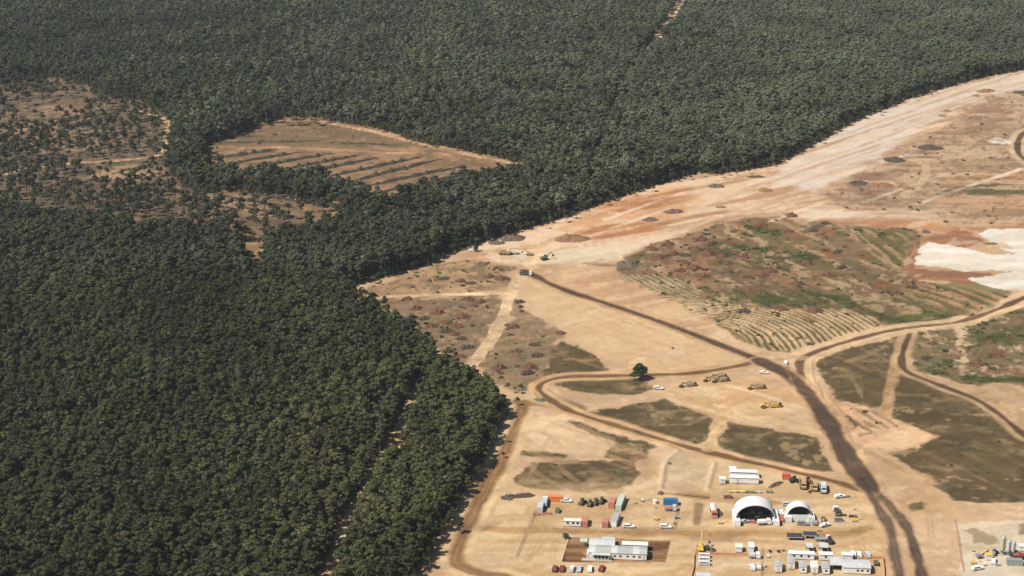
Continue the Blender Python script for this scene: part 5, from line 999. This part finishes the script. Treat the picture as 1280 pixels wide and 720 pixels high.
for u, v, L_, lb in ((993.5, 676, 6.4, 'dark roofed low shelter, left one of two above the hut rows'), (1013, 674, 5.6, 'dark roofed low shelter, right one of two above the hut rows')):
    t = thing('low_shelter', lb, 'shelter', u, v, EW + 2); q = MB(); q.prism([(0, 1.5), (3.6, 1.75), (3.6, 1.85), (0, 1.6)], -L_/2, L_/2); rf = q.build('roof', M['panel'], t)
    q = MB(); q.box(-L_/2 - .08, L_/2 + .08, -.1, 0, 1.42, 1.62); q.build('fascia', M['pale_grey'], rf)
    for x in (-L_/2 + .2, 0, L_/2 - .2):
        for y in (.2, 3.4): q = MB(); q.tube((x, y, 0), (x, y, 1.5), .07, None, 5); q.build('post', M['steel'], t)
flat_truck(1028, 676, EW, 'empty flat trailer truck with cream cab right of the low shelters', 'cream', None, 'steel', 6.5); loader(1036.5, 678.5, 120, 'dark loader behind the hut rows right of the flat truck', 'dark', .95)
# yard fences
fence([(669, 641), (664, 652), (660, 660)], 1.8, 'short dark wire fence below the timber stacks in the yard'); fence([(657, 669), (651, 683), (645, 697)], 1.5, 'short wire fence left of the brown soil pad'); fence([(848, 630), (845, 645), (842, 662)], 1.8, 'wire fence at the right side of the camp yard')
fence([(665, 660), (720, 661), (780, 662), (842, 663)], 1.2, 'low wire fence along the front of the camp yard', 'wire', 'wire', 4, 2); fence([(714, 626), (760, 624), (800, 626), (846, 625)], 1.2, 'low wire fence along the back of the camp yard', 'wire', 'wire', 4, 2); fence([(1193, 652), (1197, 672), (1200, 695), (1204, 716)], 1.6, 'reddish wire fence left of the pale plant pad', 'rust', 'rust', 3, 3)
fence([(711, 672), (702, 702)], 1.0, 'low pale fence along the left side of the brown pad', 'cream', 'cream', 3, 2)
# machines out on the earthworks
scraper(889, 476, 200, 'yellow motor scraper, left one of the trio on the graded pad', s_=.8); scraper(897, 473, 195, 'yellow motor scraper, rear one of the trio on the graded pad', s_=.8); scraper(900, 477, 198, 'yellow motor scraper, front right one of the trio on the graded pad', s_=.8)
scraper(859, 483, 195, 'yellow motor scraper alone between the round tree and the trio', s_=.8); scraper(945, 486, 192, 'yellow motor scraper behind the lowest one on the graded pad', s_=.8); scraper(963, 509, 190, 'bright yellow motor scraper, the lowest on the graded pad', 'yellow', .9)
pickup(955, 467, EW, 'white', 'white pickup beside the dark haul road above the scrapers'); pickup(982, 454.5, 80, 'white', 'white pickup at the fork of the haul roads'); pickup(823, 486.5, EW, 'white', 'white wagon below the solitary round tree', wagon=True)
dump_truck(631, 318.5, 175, 'dusty yellow dump truck, left one at the forest corner', 'tan', .9); dump_truck(640, 317.5, 178, 'pale dump truck, right one at the forest corner', 'cream', .9); excavator(662, 319, 170, 'dusty yellow excavator on the pale cut right of the dump trucks', 'tan', .9)
flat_truck(657, 344, EW, 'cream cab truck with dark load at the head of the dark haul road', 'cream', .8, 'dark', 8); excavator(681, 325, 30, 'dark green excavator beside the wide pale track', 'olive', 1.1); pickup(591, 314.5, EW, 'white', 'white pickup beside the dark cone shaped tree')
# plant at the right edge
def silo(u, v, r, h, m, label, legs=2.2):
    t = thing('silo', label, 'silo', u, v); q = MB(); q.tube((0, 0, legs), (0, 0, h), r, r, 16); b_ = q.build('silo_body', M[m], t); q = MB(); q.tube((0, 0, h), (0, 0, h + .7), r, r * .3, 16); q.build('silo_top', M[m], b_); q = MB(); q.tube((0, 0, legs * .35), (0, 0, legs), .25, r, 16); q.build('hopper', M['steel'], b_)
    for i in range(4): a_ = i * 1.571 + .785; q = MB(); q.tube((r * .9 * math.cos(a_), r * .9 * math.sin(a_), 0), (r * .9 * math.cos(a_), r * .9 * math.sin(a_), legs + .4), .1, None, 5); q.build('leg', M['steel'], t)
    q = MB(); q.box(-.25, -.2, -r - .2, -r - .12, .5, h + .8); q.box(.2, .25, -r - .2, -r - .12, .5, h + .8)
    for k in range(int(h / .6)): q.box(-.2, .2, -r - .19, -r - .14, .7 + .6 * k, .76 + .6 * k)
    q.build('ladder', M['steel'], t); q = MB(); 
    for i in range(10): a_ = i * .628; q.tube((r * math.cos(a_), r * math.sin(a_), h), (r * math.cos(a_), r * math.sin(a_), h + 1.0), .04, None, 4)
    q.build('top_rail', M['dark'], t); return t
silo(1252.5, 693, 1.15, 7.6, 'silo', 'tall beige silo at the plant in the lower right corner'); silo(1260, 694.5, .85, 6.4, 'pale_grey', 'slim white silo right beside the tall beige one'); silo(1266, 695, .8, 6.0, 'pale_grey', 'slim white silo, second right of the tall beige one')
t = thing('conveyor', 'dark conveyor frame at the left end of the plant', 'conveyor', 1229, 697, 20)
q = MB(); q.tube((-2.6, 0, .6), (2.6, 0, 3.0), .28, .28, 6); q.build('belt', M['dark'], t)
for x, z in ((-2, .9), (0, 1.8), (2, 2.7)): q = MB(); q.tube((x, -.4, 0), (x, 0, z), .09, None, 5); q.tube((x, .4, 0), (x, 0, z), .09, None, 5); q.build('trestle', M['steel'], t)
q = MB(); q.box(-3.2, -1.6, -.8, .8, .9, 2.0, -.3, -.3); q.build('feed_hopper', M['steel'], t)
hut(1236, 701, 2.4, 2.4, 2.5, EW, 'small cream control hut at the plant left of the silos', 'cream', 'yellow', .15, ac=False); pickup(1242, 703, 70, 'white', 'white pickup parked before the beige silo', cover=True); loader(1243, 693, 60, 'grey loader between control hut and beige silo', 'steel', .9)
t = thing('concrete_mixer', 'dark red mixer truck at the right edge beside the silos', 'truck', 1276, 700, EW); q = MB(); q.box(-3.6, 3.4, -.6, .6, .8, 1.2); q.build('chassis', M['dark'], t); q = MB(); q.tube((-3.0, 0, 2.1), (-1.0, 0, 2.3), .7, 1.25, 14); q.tube((-1.0, 0, 2.3), (1.2, 0, 2.2), 1.25, .9, 14); q.build('drum', M['maroon'], t); q = MB(); q.box(1.5, 3.4, -1.1, 1.1, .7, 2.6, .1, .08); q.build('cab', M['maroon'], t); wheel_set(t, [(x, s2 * .95) for x in (2.6, -1.6, -2.8) for s2 in (-1, 1)], .5, .35)
hut(1279, 690, 3.2, 2.4, 2.5, EW, 'white hut at the right edge behind the mixer truck', roof='white', pitch=.12, ac=False); loader(1270, 695, 200, 'dark loader between the slim silos and the mixer truck', 'dark', .8)

# odds and ends lying about the camp
def drums(u, v, m, label, n=5):
    t = thing('drum_group', label, 'drums', u, v, EW + 12)
    for i in range(n):
        x, y = (i % 3) * .75 - .7, (i // 3) * .75 - .3; q = MB(); q.tube((x, y, 0), (x, y, .9), .3, .3, 10); b_ = q.build('drum', M[m], t); q = MB(); q.tube((x, y, .9), (x, y, .93), .26, .26, 10); q.build('lid', M['pale_grey'], b_)
def pallets(u, v, rot, label, n=5, load=None):
    t = thing('pallet_stack', label, 'pallets', u, v, rot)
    for k in range(n): q = MB(); q.box(-.6, .6, -.5, -.36, .15 * k, .15 * k + .1); q.box(-.6, .6, .36, .5, .15 * k, .15 * k + .1); q.box(-.62, .62, -.52, .52, .15 * k + .1, .15 * k + .14); q.build('pallet', M['timber'], t)
    if load: q = MB(); q.box(-.55, .55, -.45, .45, .15 * n, .15 * n + .8, .05, .05); q.build('load', M[load], t)
def skip(u, v, rot, m, label):
    t = thing('skip_bin', label, 'skip', u, v, rot); q = MB(); q.prism([(-1.4, 0), (1.4, 0), (1.9, 1.3), (-1.9, 1.3)], -.85, .85, 'y'); b_ = q.build('bin_body', M[m], t); q = MB(); q.box(-1.7, 1.7, -.75, .75, 1.26, 1.34); q.build('rubbish', M['rock'], b_)
    for y in (-.9, .9): q = MB(); q.box(-1.92, 1.92, y - .05, y + .05, 1.2, 1.32); q.build('rim', M['dark'], t)
def light_tower(u, v, label):
    t = thing('light_tower', label, 'light tower', u, v, EW); q = MB(); q.box(-1.0, 1.0, -.6, .6, .4, 1.3, .05, .05); q.build('generator', M['yellow'], t); q = MB(); q.tube((0, 0, 1.3), (0, 0, 5.6), .09, .06, 6); q.build('mast', M['pale_grey'], t)
    for x in (-.5, -.18, .18, .5): q = MB(); q.box(x - .13, x + .13, -.12, .12, 5.5, 5.85); q.build('lamp', M['dark'], t)
    wheel_set(t, ((0, .65), (0, -.65)), .32, .2)
drums(846, 648, 'blue', 'blue drums beside the right yard fence'); drums(987, 690, 'dark', 'dark drums left of the long white hut', 4); drums(1024, 664, 'rust', 'rusty drums on the road side right of the smaller dome', 4)
pallets(979, 689, 20, 'brown pallet stack left of the dark drums by the long white hut'); pallets(960, 697, 0, 'pallet stack with white load inside the wire fence', 3, 'white'); pallets(956, 709, 30, 'low pallet stack with grey load by the wire fence near the bottom', 2, 'pale_grey'); pallets(843, 655, 10, 'pallet stack in the right front of the camp yard', 4)
pallets(803, 627, 0, 'pallet stack along the rear yard fence', 4, 'cream'); pallets(795, 629, 15, 'low pallet stack left of another at the rear yard fence', 2); pallets(1012, 616, 40, 'pallet stack in front of the yellow dump trucks', 3, 'rock')
skip(909, 623, 10, 'rust', 'reddish skip bin between pipe stacks and the tanker'); skip(1048, 652, 5, 'steel', 'grey skip bin beside the long pale pipe'); skip(1095, 706, 85, 'olive', 'dark green skip bin right of the big white building'); skip(697, 640, 80, 'steel', 'grey skip bin in the middle of the camp yard left part')
light_tower(900, 655, 'yellow light tower left of the larger dome'); light_tower(1068, 652, 'yellow light tower at the right end of the camp'); light_tower(820, 650, 'yellow light tower inside the right part of the yard'); light_tower(1216, 705, 'yellow light tower on the pale pad left of the plant')
pickup(1222, 712, 20, 'white', 'white wagon near the bottom left of the plant pad', wagon=True); drums(1247, 707, 'steel', 'grey drums in front of the beige silo', 5); pallets(1231, 707, 10, 'pallet stack with white load before the cream control hut', 3, 'white'); container(1268, 706, 6.06, EW, M['steel'], 'dark grey container in front of the slim silos')
pickup(1050, 622, 20, 'white', 'white pickup just below the upper camp road', cover=True); pickup(985, 632, EW, 'pale_grey', 'pale grey wagon on the road behind the smaller dome', wagon=True)

# ------------------------------------------------------------ the haze of the summer air
hz = MB(); hz.box(-9500, 9500, -1500, 11500, -1.6, CAM_H + 25)
hm = bpy.data.materials.new('haze'); hm.use_nodes = True; n = hm.node_tree.nodes; n.remove(n['Principled BSDF'])
pv = n.new('ShaderNodeVolumePrincipled'); pv.inputs['Color'].default_value = (.78, .86, .95, 1); pv.inputs['Density'].default_value = 0.00004; pv.inputs['Anisotropy'].default_value = .2
hm.node_tree.links.new(pv.outputs[0], n['Material Output'].inputs['Volume'])
tag(hz.build('haze', hm), None, None, None, 'stuff')
